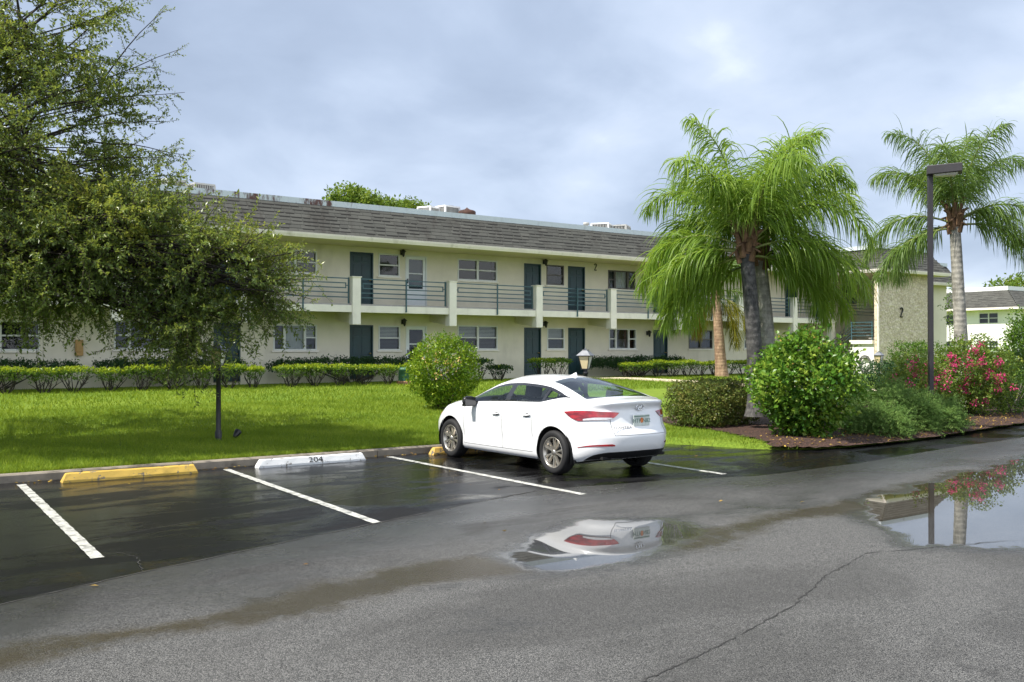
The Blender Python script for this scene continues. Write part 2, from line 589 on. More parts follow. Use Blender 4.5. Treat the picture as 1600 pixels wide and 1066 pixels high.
def leafmat(name, c_dark, c_mid, c_light, trans=0.32, rough=0.42, tcol=None, spec=0.26):
    m, nt = newmat(name)
    c = nt.ramp(nt.attr('rnd'), [(0.0, c_dark), (0.55, c_mid), (1.0, c_light)])
    pb = pbsdf(nt, col=c, rough=rough, spec=spec)
    tc = nt.mix(0.6, c, tcol or tuple(min(1, v * 1.6) for v in c_light))
    tr = nt.n('BsdfTranslucent', {'Color': tc}).outputs[0]
    out(nt, nt.n('MixShader', {0: trans, 1: pb, 2: tr}).outputs[0])


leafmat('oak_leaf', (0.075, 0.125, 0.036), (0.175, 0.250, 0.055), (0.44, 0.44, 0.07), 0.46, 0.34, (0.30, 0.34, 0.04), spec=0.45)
leafmat('palm_leaf', (0.095, 0.180, 0.030), (0.205, 0.320, 0.050), (0.38, 0.48, 0.09), 0.45, 0.40, (0.40, 0.56, 0.05))
leafmat('palm_leaf_far', (0.060, 0.120, 0.030), (0.125, 0.210, 0.045), (0.22, 0.31, 0.075), 0.42, 0.42, (0.32, 0.44, 0.07))
leafmat('palm_yellow', (0.10, 0.14, 0.02), (0.27, 0.25, 0.03), (0.46, 0.34, 0.03), 0.40, 0.45, (0.5, 0.4, 0.04))
leafmat('hibiscus_leaf', (0.045, 0.120, 0.008), (0.13, 0.235, 0.014), (0.32, 0.40, 0.025), 0.3, 0.33, (0.35, 0.44, 0.03))
leafmat('shrub_leaf', (0.040, 0.120, 0.012), (0.115, 0.235, 0.024), (0.28, 0.37, 0.045), 0.3, 0.32, (0.24, 0.38, 0.05))
leafmat('box_leaf', (0.040, 0.080, 0.014), (0.110, 0.150, 0.030), (0.28, 0.25, 0.07), 0.25, 0.35)
leafmat('hedge_dark', (0.012, 0.036, 0.012), (0.026, 0.068, 0.020), (0.055, 0.115, 0.03), 0.25, 0.4)
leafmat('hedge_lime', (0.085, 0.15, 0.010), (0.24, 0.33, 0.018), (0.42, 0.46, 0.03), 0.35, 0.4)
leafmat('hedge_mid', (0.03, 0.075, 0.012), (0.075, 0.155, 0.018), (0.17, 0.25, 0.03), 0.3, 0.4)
leafmat('juniper_leaf', (0.062, 0.140, 0.028), (0.140, 0.245, 0.056), (0.26, 0.36, 0.10), 0.30, 0.5)
leafmat('boug_leaf', (0.034, 0.080, 0.012), (0.105, 0.185, 0.022), (0.25, 0.29, 0.05), 0.32, 0.38)
leafmat('boug_flower', (0.42, 0.012, 0.11), (0.66, 0.03, 0.19), (0.80, 0.12, 0.30), 0.38, 0.5)
leafmat('hib_flower', (0.62, 0.30, 0.10), (0.74, 0.50, 0.20), (0.80, 0.70, 0.34), 0.3, 0.5)
leafmat('pine_leaf', (0.050, 0.100, 0.012), (0.12, 0.20, 0.022), (0.24, 0.30, 0.04), 0.3, 0.5)
leafmat('litter', (0.10, 0.05, 0.02), (0.32, 0.19, 0.05), (0.58, 0.42, 0.08), 0.2, 0.6)
leafmat('grass_blade', (0.085, 0.150, 0.014), (0.185, 0.270, 0.026), (0.33, 0.38, 0.055), 0.40, 0.6, (0.40, 0.50, 0.03), spec=0.15)
leafmat('grey_twig', (0.10, 0.09, 0.08), (0.2, 0.18, 0.16), (0.3, 0.28, 0.25), 0.05, 0.8)

simple('bark', (0.085, 0.070, 0.055), 0.9, 0.35, 9.0, 0.6, 35)
simple('bark_dark', (0.030, 0.025, 0.020), 0.9, 0.35, 12.0, 0.6, 40)
simple('twig', (0.060, 0.045, 0.030), 0.85, 0.3, 12.0)
for nm, c0, c1, sc in (('palm_trunk_dark', (0.030, 0.029, 0.030), (0.12, 0.115, 0.11), 9.0), ('palm_trunk', (0.20, 0.19, 0.165), (0.40, 0.38, 0.33), 8.0),
                       ('palm_trunk_tan', (0.20, 0.12, 0.075), (0.40, 0.27, 0.17), 7.0)):
    m, nt = newmat(nm)
    p = nt.coord('Object')
    ring = nt.n('TexWave', {'Vector': p, 'Scale': 2.2, 'Distortion': 2.2, 'Detail': 3.0, 'Detail Scale': 2.0}, bands_direction='Z').outputs['Fac']
    lich = nt.noise(nt.scalev(p, (1, 1, 0.5)), sc, 6, 0.7, 0.4)
    c = nt.mix(nt.smooth(lich, 0.36, 0.68), c0, c1)
    c = nt.mix(nt.math('MULTIPLY', nt.smooth(ring, 0.70, 0.98), 0.25), c, tuple(v * 0.7 for v in c0))
    out(nt, pbsdf(nt, col=c, rough=0.9, normal=nt.bump(nt.math('ADD', nt.math('MULTIPLY', ring, 0.3), lich), 0.6, 0.03)))
simple('palm_boot', (0.15, 0.085, 0.045), 0.9, 0.35, 8.0, 0.6, 25)
simple('palm_rib', (0.17, 0.20, 0.05), 0.6, 0.2, 6.0)
# ------------------------------------------------------------------ ground, asphalt, lawn
gm, nt = newmat('earth')
p = nt.pos()
c = nt.mix(nt.smooth(nt.noise(p, 0.08, 6, 0.6), 0.4, 0.6), (0.05, 0.10, 0.02), (0.09, 0.14, 0.03))
out(nt, pbsdf(nt, col=c, rough=0.95))
g = G()
g.add([(-900, -900, -0.06), (900, -900, -0.06), (900, 900, -0.06), (-900, 900, -0.06)], [(0, 1, 2, 3)])
tag(g.build('ground', 'earth'), kind='structure')


def poly_sd(px, py, poly):
    """signed distance to a polygon, positive inside"""
    d2 = np.full(px.shape, 1e9)
    ins = np.zeros(px.shape, bool)
    n = len(poly)
    for i in range(n):
        ax, ay = poly[i]
        bx, by = poly[(i + 1) % n]
        ex, ey = bx - ax, by - ay
        t = np.clip(((px - ax) * ex + (py - ay) * ey) / (ex * ex + ey * ey), 0, 1)
        dx, dy = px - ax - t * ex, py - ay - t * ey
        d2 = np.minimum(d2, dx * dx + dy * dy)
        if ay != by:
            cond = ((ay > py) != (by > py)) & (px < (bx - ax) * (py - ay) / (by - ay) + ax)
            ins ^= cond
    d = np.sqrt(d2)
    return np.where(ins, d, -d)


xs = np.concatenate([np.linspace(-70, -3.2, 30), np.arange(-3, 27, 0.075), np.linspace(27.3, 140, 40)])
ys = np.concatenate([np.linspace(-50, 1.4, 24), np.arange(1.5, 14.6, 0.06), np.linspace(14.8, 30, 14)])
XX, YY = np.meshgrid(xs, ys)
PUDDLES = [[(4.59, 6.78), (4.89, 7.03), (5.47, 7.39), (6.06, 7.55), (6.53, 7.49), (7.05, 7.22), (7.03, 6.71), (6.67, 6.43), (6.25, 6.36), (5.69, 6.18), (5.2, 5.97), (4.88, 5.91), (4.58, 6.12), (4.5, 6.46)], [(9.83, 6.95), (10.73, 6.94), (12.11, 7.24), (13.61, 7.44), (16.1, 8.03), (19.56, 8.54), (8.73, 3.81), (8.59, 4.28), (8.15, 4.76), (7.99, 4.97), (8.35, 5.54), (9.07, 6.29)]]
STAINS = [[(0.41, 6.08), (0.7, 6.42), (1.16, 6.41), (1.84, 6.42), (2.46, 6.64), (3.12, 6.75), (3.84, 6.92), (4.43, 6.96), (4.58, 6.12), (3.94, 6.18), (3.11, 6.08), (2.36, 6.01), (1.81, 6.04), (1.36, 6.11), (0.64, 5.91)], [(6.86, 6.7), (7.58, 6.76), (8.69, 6.8), (9.96, 7.04), (12.6, 7.54), (13.89, 7.69), (13.15, 6.91), (9.79, 5.78), (8.29, 5.5), (9.04, 6.31), (8.13, 6.37), (6.64, 5.91), (6.0, 6.02)]]
pud = np.full(XX.shape, -9.0)
for poly in PUDDLES:
    pud = np.maximum(pud, poly_sd(XX, YY, poly))
sta = np.full(XX.shape, -9.0)
for poly in STAINS:
    sta = np.maximum(sta, poly_sd(XX, YY, poly))
seam_y = np.interp(XX, [-60, 0.0, 0.81, 1.89, 4.14, 5.75, 7.05, 9.0, 10.5, 13.0, 16, 25, 60], [5.0, 7.1, 7.47, 7.92, 8.68, 9.22, 9.62, 9.35, 8.9, 9.0, 9.4, 10.2, 12])
seal = YY - seam_y                       # >0: newer dark sealed asphalt by the stalls
nx, ny = len(xs), len(ys)
idx = np.arange(nx * ny).reshape(ny, nx)
F = np.stack([idx[:-1, :-1], idx[:-1, 1:], idx[1:, 1:], idx[1:, :-1]], -1).reshape(-1, 4)

m, nt = newmat('asphalt')
p = nt.pos()
wob = nt.math('SUBTRACT', nt.noise(p, 0.9, 6, 0.6, 0.3), 0.5)
wobf = nt.math('SUBTRACT', nt.noise(p, 5.0, 5, 0.6), 0.5)
fineN = nt.noise(p, 190.0, 4, 0.8)
grit = nt.n('TexVoronoi', {'Vector': p, 'Scale': 225.0}, feature='F1')
blot = nt.noise(nt.scalev(p, (0.7, 1.2, 1)), 0.55, 7, 0.62, 0.4)
pudm = nt.smooth(nt.math('ADD', nt.attr('puddle'), nt.math('ADD', nt.math('MULTIPLY', wob, 0.85), nt.math('ADD', nt.math('MULTIPLY', wobf, 0.34), nt.math('MULTIPLY', nt.math('SUBTRACT', fineN, 0.5), 0.12)))), -0.15, 0.10)
damp = nt.smooth(nt.math('ADD', nt.attr('puddle'), nt.math('ADD', nt.math('MULTIPLY', wob, 1.2), nt.math('MULTIPLY', wobf, 0.25))), -0.42, -0.02)
sealm = nt.smooth(nt.math('ADD', nt.attr('seal'), nt.math('MULTIPLY', wobf, 0.10)), -0.03, 0.03)
stm = nt.smooth(nt.math('ADD', nt.attr('stain'), nt.math('ADD', nt.math('MULTIPLY', wob, 0.9), nt.math('MULTIPLY', wobf, 0.3))), -0.12, 0.22)
# wet film: full by the stalls, patchy in the lane, fading towards the camera
film = nt.smooth(nt.math('ADD', nt.math('ADD', nt.math('MULTIPLY', nt.attr('seal'), 0.17), 0.34), nt.math('MULTIPLY', nt.math('SUBTRACT', blot, 0.5), 2.6)), 0.0, 0.45)
film = nt.math('MAXIMUM', film, nt.math('MULTIPLY', damp, 0.9))
slick = nt.smooth(nt.math('ADD', nt.noise(nt.scalev(p, (0.55, 1.6, 1)), 0.9, 6, 0.62, 0.5), nt.math('MULTIPLY', wobf, 0.10)), 0.40, 0.56)
front = nt.math('MULTIPLY', nt.smooth(nt.attr('seal'), -2.2, -0.2), nt.math('SUBTRACT', 1.0, sealm))
chip = nt.math('ADD', nt.math('MULTIPLY', nt.n('SeparateColor', {0: grit.outputs['Color']}).outputs[0], 0.72), nt.math('MULTIPLY', fineN, 0.28))
agg = nt.ramp(chip, [(0.18, (0.012, 0.012, 0.012)), (0.45, (0.066, 0.066, 0.064)), (0.66, (0.155, 0.153, 0.147)), (0.86, (0.29, 0.284, 0.270))])
tone = nt.noise(nt.scalev(p, (0.8, 1.5, 1)), 0.42, 6, 0.62, 0.6)
agg = nt.mix(nt.math('MULTIPLY', nt.smooth(tone, 0.42, 0.62), 0.62), agg, nt.mix(chip, (0.006, 0.006, 0.006), (0.105, 0.102, 0.096)))
oil = nt.smooth(nt.noise(p, 2.3, 6, 0.7, 0.4), 0.60, 0.74)
agg = nt.mix(nt.math('MULTIPLY', oil, 0.5), agg, (0.028, 0.027, 0.026))
dark = nt.ramp(fineN, [(0.3, (0.003, 0.003, 0.004)), (0.7, (0.020, 0.020, 0.021))])
film = nt.math('MAXIMUM', film, nt.math('MULTIPLY', stm, 0.75))
c = nt.mix(sealm, agg, dark)
c = nt.mix(nt.math('MULTIPLY', stm, nt.math('MULTIPLY', nt.smooth(nt.math('ADD', blot, nt.math('MULTIPLY', wobf, 0.6)), 0.24, 0.50), nt.math('SUBTRACT', 0.72, nt.math('MULTIPLY', sealm, 0.5)))), c, nt.mix(fineN, (0.014, 0.011, 0.004), (0.120, 0.090, 0.045)))
wetk = nt.math('MAXIMUM', nt.math('MAXIMUM', nt.math('MULTIPLY', film, 0.46), nt.math('MULTIPLY', front, 0.62)), nt.math('MULTIPLY', pudm, 0.5))
c = nt.mix(wetk, c, (0.002, 0.002, 0.002))
r0 = nt.math('SUBTRACT', 0.60, nt.math('MULTIPLY', film, 0.40))
r0 = nt.math('SUBTRACT', r0, nt.math('MULTIPLY', nt.math('MULTIPLY', sealm, slick), 0.13))
r0 = nt.n('Mix', {0: nt.math('MULTIPLY', front, slick), 2: r0, 3: 0.28}).outputs[0]
r0 = nt.n('Mix', {0: nt.math('MULTIPLY', stm, 0.7), 2: r0, 3: 0.16}).outputs[0]
r0 = nt.math('ADD', r0, nt.math('MULTIPLY', sealm, nt.math('MULTIPLY', nt.math('SUBTRACT', 1.0, slick), 0.16)))
rough = nt.n('Mix', {0: pudm, 2: r0, 3: 0.012}).outputs[0]
bs = nt.math('MULTIPLY', nt.math('SUBTRACT', 1.0, pudm), nt.math('SUBTRACT', 0.62, nt.math('MULTIPLY', film, nt.math('ADD', 0.24, nt.math('MULTIPLY', sealm, 0.315)))))
h = nt.math('ADD', nt.math('MULTIPLY', grit.outputs['Distance'], 0.7), nt.math('MULTIPLY', fineN, 0.6))
nrm = nt.n('Bump', {'Height': h, 'Strength': bs, 'Distance': 0.012}).outputs[0]
out(nt, pbsdf(nt, col=c, rough=rough, normal=nrm, spec=0.5, ior=nt.n('Mix', {0: pudm, 2: nt.math('ADD', nt.math('SUBTRACT', 1.36, nt.math('MULTIPLY', sealm, 0.07)), nt.math('MULTIPLY', nt.math('MULTIPLY', front, slick), 0.38)), 3: 1.50}).outputs[0]))
o = npmesh('parking_lot', np.stack([XX.ravel(), YY.ravel(), np.zeros(XX.size)], -1), F, 'asphalt',
           vattr={'puddle': pud.ravel(), 'stain': sta.ravel(), 'seal': seal.ravel()}, smooth=True)
tag(o, kind='structure')

# stall lines (paint sheets 4 mm proud, slightly ragged ends)
def ribbon(g, pts, width, z, jit=0.0, seed=0):
    r = random.Random(seed)
    pts = [Vector((a, b, 0)) for a, b in pts]
    L = []
    for i, q in enumerate(pts):
        d = (pts[min(i + 1, len(pts) - 1)] - pts[max(i - 1, 0)]).normalized()
        n = Vector((-d.y, d.x, 0))
        wd = width * (1 + r.uniform(-jit, jit))
        L.append((q + n * wd / 2, q - n * wd / 2))
    v = []
    for a, b in L:
        v += [(a.x, a.y, z), (b.x, b.y, z)]
    g.add(v, [(2 * i, 2 * i + 1, 2 * i + 3, 2 * i + 2) for i in range(len(L) - 1)])


def seg(a, b, n):
    return [(a[0] + (b[0] - a[0]) * i / n, a[1] + (b[1] - a[1]) * i / n) for i in range(n + 1)]


for i, (a, b, nm) in enumerate((((1.77, 13.92), (1.69, 8.66), 'left'), ((4.50, 13.92), (4.40, 8.74), 'mid'), ((7.25, 14.0), (7.34, 9.0), 'car left'), ((10.3, 14.0), (10.18, 9.3), 'car right'),
                                ((-0.98, 13.92), (-1.05, 8.6), 'far left'))):
    g = G()
    ribbon(g, seg(a, b, 60), 0.105, 0.004, 0.10, i)
    tag(g.build('stall_line', 'line_paint'), kind='structure')

# long crack and joints in the lane
def wander(pts, n, amp, seed):
    r = random.Random(seed)
    outp = []
    for (a, b) in zip(pts[:-1], pts[1:]):
        for i in range(n):
            t = i / n
            outp.append((a[0] + (b[0] - a[0]) * t + r.uniform(-amp, amp), a[1] + (b[1] - a[1]) * t + r.uniform(-amp, amp)))
    outp.append(pts[-1])
    return outp


# more hairline cracks and old patch edges
g = G()
rc_ = random.Random(77)
for (a, b) in (((9.5, 8.3), (14.5, 8.8)), ((6.0, 8.2), (8.6, 8.5)), ((1.9, 7.95), (1.75, 9.2)), ((11.0, 9.6), (12.9, 10.4))):
    ribbon(g, wander([a, ((a[0] + b[0]) / 2 + rc_.uniform(-.15, .15), (a[1] + b[1]) / 2 + rc_.uniform(-.1, .1)), b], 16, 0.014, rc_.randint(0, 99)), 0.005, 0.004, 0.9, rc_.randint(0, 99))
tag(g.build('asphalt_crack', 'crack_dark'), kind='structure')
g = G()
ribbon(g, wander([(1.2, 2.9), (2.6, 3.5), (3.46, 3.76), (4.26, 3.95), (5.39, 4.28), (6.28, 4.68), (7.25, 4.99)], 22, 0.014, 3), 0.0085, 0.004, 0.8, 1)
ribbon(g, wander([(7.25, 4.99), (8.3, 4.72), (9.2, 4.45)], 12, 0.016, 5), 0.009, 0.004, 0.8, 2)
ribbon(g, wander([(0.5, 7.36), (1.89, 7.90), (4.14, 8.66), (5.75, 9.20), (7.05, 9.60)], 14, 0.012, 8), 0.018, 0.004, 0.7, 3)
ribbon(g, wander([(1.2, 9.3), (3.0, 9.95), (5.0, 10.4), (7.2, 10.9)], 12, 0.02, 9), 0.008, 0.004, 0.8, 4)
tag(g.build('asphalt_crack', 'crack_dark'), kind='structure')

# lawn
lx = np.concatenate([np.linspace(-60, -6, 30), np.arange(-5.8, 31, 0.25), np.linspace(31.5, 120, 60)])
tt = np.concatenate([np.linspace(0, 0.12, 14), np.linspace(0.13, 1, 60)])
LX, TT = np.meshgrid(lx, tt)
LY = edge_y(LX) + 0.0 + TT * (70 - edge_y(LX))
LZ = lawn_z(LX, LY)
LZ[0, :] = -0.03
nx, ny = len(lx), len(tt)
idx = np.arange(nx * ny).reshape(ny, nx)
F = np.stack([idx[:-1, :-1], idx[:-1, 1:], idx[1:, 1:], idx[1:, :-1]], -1).reshape(-1, 4)
m, nt = newmat('lawn')
p = nt.pos()
n1 = nt.noise(p, 0.35, 6, 0.6)
n2 = nt.noise(p, 22.0, 4, 0.7)
c = nt.mix(nt.smooth(n1, 0.3, 0.7), (0.12, 0.20, 0.018), (0.195, 0.265, 0.030))
c = nt.mix(nt.math('MULTIPLY', nt.smooth(n2, 0.45, 0.75), 0.6), c, (0.045, 0.095, 0.008))
out(nt, pbsdf(nt, col=c, rough=0.9, spec=0.2, normal=nt.bump(n2, 0.8, 0.04)))
tag(npmesh('lawn', np.stack([LX.ravel(), LY.ravel(), LZ.ravel()], -1), F, 'lawn', smooth=True), kind='structure')

# mulch bed round the palms, a sheet on the lawn
BED = [(13.30, 10.93), (13.9, 10.52), (14.77, 10.36), (17.37, 10.47), (19.5, 10.84), (22.78, 11.29), (30, 12.24), (40, 13.45), (40, 19.5), (30, 19.5), (23, 18.5), (17.5, 17.2), (15.4, 16.2), (14.6, 14.9), (14.55, 13.6), (14.0, 12.4)]
bx = np.arange(13, 41, 0.16)
by = np.arange(10.2, 20, 0.14)
BX, BY = np.meshgrid(bx, by)
sd = poly_sd(BX, BY, BED)
BZ = lawn_z(BX, BY) + 0.02 + 0.03 * np.clip(sd, 0, 1) + rng.uniform(0, 0.018, BX.shape)
idx = np.arange(BX.size).reshape(BX.shape)
F = np.stack([idx[:-1, :-1], idx[:-1, 1:], idx[1:, 1:], idx[1:, :-1]], -1).reshape(-1, 4)
cs = np.stack([sd[:-1, :-1], sd[:-1, 1:], sd[1:, 1:], sd[1:, :-1]], -1).reshape(-1, 4).min(1)
F = F[cs > -0.10]
m, nt = newmat('mulch')
p = nt.pos()
v1 = nt.n('TexVoronoi', {'Vector': nt.scalev(p, (1, 2.0, 1)), 'Scale': 22.0}, feature='F1')
n2 = nt.noise(p, 40, 4, 0.7)
c = nt.mix(v1.outputs['Color'], (0.020, 0.011, 0.008), (0.115, 0.055, 0.036))
c = nt.mix(nt.smooth(n2, 0.6, 0.8), c, (0.17, 0.11, 0.075))
out(nt, pbsdf(nt, col=c, rough=0.9, normal=nt.bump(nt.math('ADD', v1.outputs['Distance'], n2), 0.9, 0.04)))
tag(npmesh('mulch_bed', np.stack([BX.ravel(), BY.ravel(), BZ.ravel()], -1), F, 'mulch', smooth=True), kind='structure')

# concrete kerb along the lawn, running behind the parked car
g = G()
kx = [x for x in np.arange(-40, 10.4, 1.52)] + [10.6]
for a, b in zip(kx[:-1], kx[1:]):
    g.prism([(14.16, -0.02), (14.17, 0.095), (14.19, 0.112), (14.30, 0.116), (14.32, -0.02)], a + 0.006, b - 0.006)
o = g.build('kerb', 'concrete')
tag(o, kind='structure')

# concrete walk leading across the lawn to the doors
g = G()
path = [(24.2, 31.6), (25.2, 30.6), (26.2, 28.9), (26.9, 25.6), (28.2, 22.5), (30.5, 20.0)]
for (x0, y0), (x1, y1) in zip(path[:-1], path[1:]):
    for i in range(6):
        pass
px_ = np.array([q[0] for q in path]); py_ = np.array([q[1] for q in path])
ss = np.linspace(0, 1, 60)
pxi = np.interp(ss, np.linspace(0, 1, len(path)), px_); pyi = np.interp(ss, np.linspace(0, 1, len(path)), py_)
vv = []
for i in range(60):
    dx = pxi[min(i + 1, 59)] - pxi[max(i - 1, 0)]; dy = pyi[min(i + 1, 59)] - pyi[max(i - 1, 0)]
    L = math.hypot(dx, dy)
    for s_ in (-0.55, 0.55):
        x_, y_ = pxi[i] - dy / L * s_, pyi[i] + dx / L * s_
        vv += [(x_, y_, float(lawn_z(x_, y_)) + 0.05), (x_, y_, float(lawn_z(x_, y_)) - 0.05)]
ff = []
for i in range(59):
    a = i * 4
    ff += [(a, a + 4, a + 6, a + 2), (a, a + 1, a + 5, a + 4), (a + 2, a + 6, a + 7, a + 3)]
g.add(vv, ff)
tag(g.build('footpath', 'path_concrete'), kind='structure')

# grass blades: one uncountable mass, thicker near the camera
def blades(n, x0, x1, y0, y1, hh, ww):
    x = rng.uniform(x0, x1, n)
    y = rng.uniform(y0, y1, n)
    ey = edge_y(x)
    ok = y > ey + np.where(x < 10.4, 0.06, -0.03) - np.where(x < 10.4, 0, 0.03) * rng.uniform(0, 1, n)
    ok &= poly_sd(x, y, BED) < 0.02
    x, y = x[ok], y[ok]
    z = np.maximum(lawn_z(x, y), 0.0) - 0.005
    n = len(x)
    a = rng.uniform(0, 2 * np.pi, n)
    h = hh * rng.uniform(0.6, 1.25, n)
    ln = rng.normal(0, 0.45, (n, 2)) * h[:, None]
    dx, dy = np.cos(a) * ww / 2, np.sin(a) * ww / 2
    v = np.zeros((n, 3, 3))
    v[:, 0] = np.stack([x - dx, y - dy, z], -1)
    v[:, 1] = np.stack([x + dx, y + dy, z], -1)
    v[:, 2] = np.stack([x + ln[:, 0], y + ln[:, 1], z + h], -1)
    return v.reshape(-1, 3)


V = np.concatenate([blades(90000, -1, 14.2, 14.1, 18.5, 0.07, 0.012), blades(60000, -1, 18, 18.5, 24, 0.075, 0.017), blades(36000, 2, 34, 24, 31, 0.085, 0.028),
                    blades(16000, 10.4, 15.3, 10.7, 15, 0.06, 0.012), blades(14000, -1, 10.6, 14.28, 14.5, 0.06, 0.010)])
F = np.arange(len(V)).reshape(-1, 3)
bc = V[::3]
fr = np.clip(rng.normal(0.46, 0.20, len(F)) + 0.16 * np.sin(bc[:, 0] * 1.3 + 1.7 * np.sin(bc[:, 1] * 0.9)) * np.cos(bc[:, 1] * 1.1 + bc[:, 0] * 0.4) + 0.10 * np.sin(bc[:, 0] * 3.7 + bc[:, 1] * 2.9), 0, 1)
tag(npmesh('grass', V, F, 'grass_blade', fattr={'rnd': fr}), 'short bright green grass covering the lawn', 'grass', kind='stuff')
# ------------------------------------------------------------------ apartment building
bld = thing('apartment_building', 'long two-storey cream apartment block with shingled mansard roof, outdoor walkway and teal doors', 'building', (20, 32.1, 0))
OFF = Vector((20, 32.1, 0))


def bb(g, name, mat, parent=None, bevel=0.0):
    """build with vertices given in world coordinates, parented to the building"""
    g.v = [(x - OFF.x, y - OFF.y, z - OFF.z) for x, y, z in g.v]
    return g.build(name, mat, parent or bld, bevel=bevel)


FY = 32.1
GZ, UZ = 0.66, 3.42           # ground and upper floor levels
OPEN = []                     # (x0,x1,z0,z1) holes in the front wall


def wall_holes(g, x0, x1, z0, z1, y, holes, depth=0.16, mi=0):
    xc = sorted({x0, x1, *[h[0] for h in holes], *[h[1] for h in holes]})
    zc = sorted({z0, z1, *[h[2] for h in holes], *[h[3] for h in holes]})
    for a, b in zip(xc[:-1], xc[1:]):
        for c, d in zip(zc[:-1], zc[1:]):
            mx, mz = (a + b) / 2, (c + d) / 2
            if any(h[0] < mx < h[1] and h[2] < mz < h[3] for h in holes):
                continue
            g.quad((a, y, c), (b, y, c), (b, y, d), (a, y, d), mi)
    for a, b, c, d in holes:
        g.quad((a, y, c), (a, y, d), (a, y + depth, d), (a, y + depth, c), mi)
        g.quad((b, y, d), (b, y, c), (b, y + depth, c), (b, y + depth, d), mi)
        g.quad((a, y, d), (b, y, d), (b, y + depth, d), (a, y + depth, d), mi)
        g.quad((b, y, c), (a, y, c), (a, y + depth, c), (b, y + depth, c), mi)


def window(x0, x1, z0, z1, kind='double', fill=('blind', 'dark'), y=None, frame='frame_white'):
    """aluminium window set in the wall opening; kind = single / double / triple; fill per light: upper, lower"""
    y = FY if y is None else y
    OPEN.append((x0, x1, z0, z1))
    f = G()
    t = 0.05
    ya, yb = y - 0.02, y + 0.07
    f.box((x0, ya, z0), (x1, yb, z0 + t))
    f.box((x0, ya, z1 - t), (x1, yb, z1))
    f.box((x0, ya, z0 + t), (x0 + t, yb, z1 - t))
    f.box((x1 - t, ya, z0 + t), (x1, yb, z1 - t))
    w_ = x1 - x0
    cuts = {'single': [], 'double': [0.5], 'triple': [0.25, 0.72]}[kind]
    xsn = [x0 + t] + [x0 + w_ * c for c in cuts] + [x1 - t]
    for c in cuts:
        f.box((x0 + w_ * c - 0.045, ya - 0.003, z0 + t), (x0 + w_ * c + 0.045, yb, z1 - t))
    zm = (z0 + z1) / 2
    for i, (a, b) in enumerate(zip(xsn[:-1], xsn[1:])):
        if kind == 'triple' and i == 1:
            continue
        a2 = a + (0.045 if i > 0 else 0)
        b2 = b - (0.045 if i < len(xsn) - 2 else 0)
        f.box((a2, ya + 0.012, zm - 0.025), (b2, yb, zm + 0.025))
    fo = bb(f, 'window', frame)
    s = G()
    s.box((x0 - 0.06, y - 0.06, z0 - 0.06), (x1 + 0.06, y + 0.003, z0 - 0.003))
    bb(s, 'sill', 'trim_cream', fo)
    p = G()
    p.quad((x0 + t, y + 0.045, z0 + t), (x1 - t, y + 0.045, z0 + t), (x1 - t, y + 0.045, z1 - t), (x0 + t, y + 0.045, z1 - t))
    bb(p, 'pane', 'window_glass', fo)
    # blinds / curtains inside each light
    d = G()
    yb0 = y + 0.12
    d.quad((x0, y + 0.42, z0), (x1, y + 0.42, z0), (x1, y + 0.42, z1), (x0, y + 0.42, z1))
    d.quad((x0, y + 0.16, z0), (x0, y + 0.42, z0), (x0, y + 0.42, z1), (x0, y + 0.16, z1))
    d.quad((x1, y + 0.42, z0), (x1, y + 0.16, z0), (x1, y + 0.16, z1), (x1, y + 0.42, z1))
    d.quad((x0, y + 0.42, z1), (x1, y + 0.42, z1), (x1, y + 0.16, z1), (x0, y + 0.16, z1))
    d.quad((x0, y + 0.16, z0), (x1, y + 0.16, z0), (x1, y + 0.42, z0), (x0, y + 0.42, z0))
    bb(d, 'room_recess', 'room_dark', fo)
    for i, (a, b) in enumerate(zip(xsn[:-1], xsn[1:])):
        bl = {'blind': G(), 'blind_dark': G(), 'curtain': G()}
        for half, k in enumerate(fill if not isinstance(fill, dict) else fill.get(i, ('dark', 'dark'))):
            zt, zb_ = (z1 - t, zm) if half == 0 else (zm, z0 + t)
            if k in ('blind', 'blind_dark'):
                n = max(3, int((zt - zb_) / 0.05))
                for q in range(n):
                    zz = zt - (q + 0.5) * (zt - zb_) / n
                    bl[k].quad((a, yb0 - 0.012, zz - 0.019), (b, yb0 - 0.012, zz - 0.019), (b, yb0 + 0.012, zz + 0.02), (a, yb0 + 0.012, zz + 0.02))
            elif k == 'curtain':
                n = 10
                pts = [(a + (b - a) * q / n, yb0 + (0.02 if q % 2 else -0.02)) for q in range(n + 1)]
                for u, v in zip(pts[:-1], pts[1:]):
                    bl['curtain'].quad((u[0], u[1], zb_), (v[0], v[1], zb_), (v[0], v[1], zt), (u[0], u[1], zt))
        for k, gg in bl.items():
            if gg.v:
                bb(gg, 'curtain' if k == 'curtain' else 'window_blind', k, fo)
    return fo


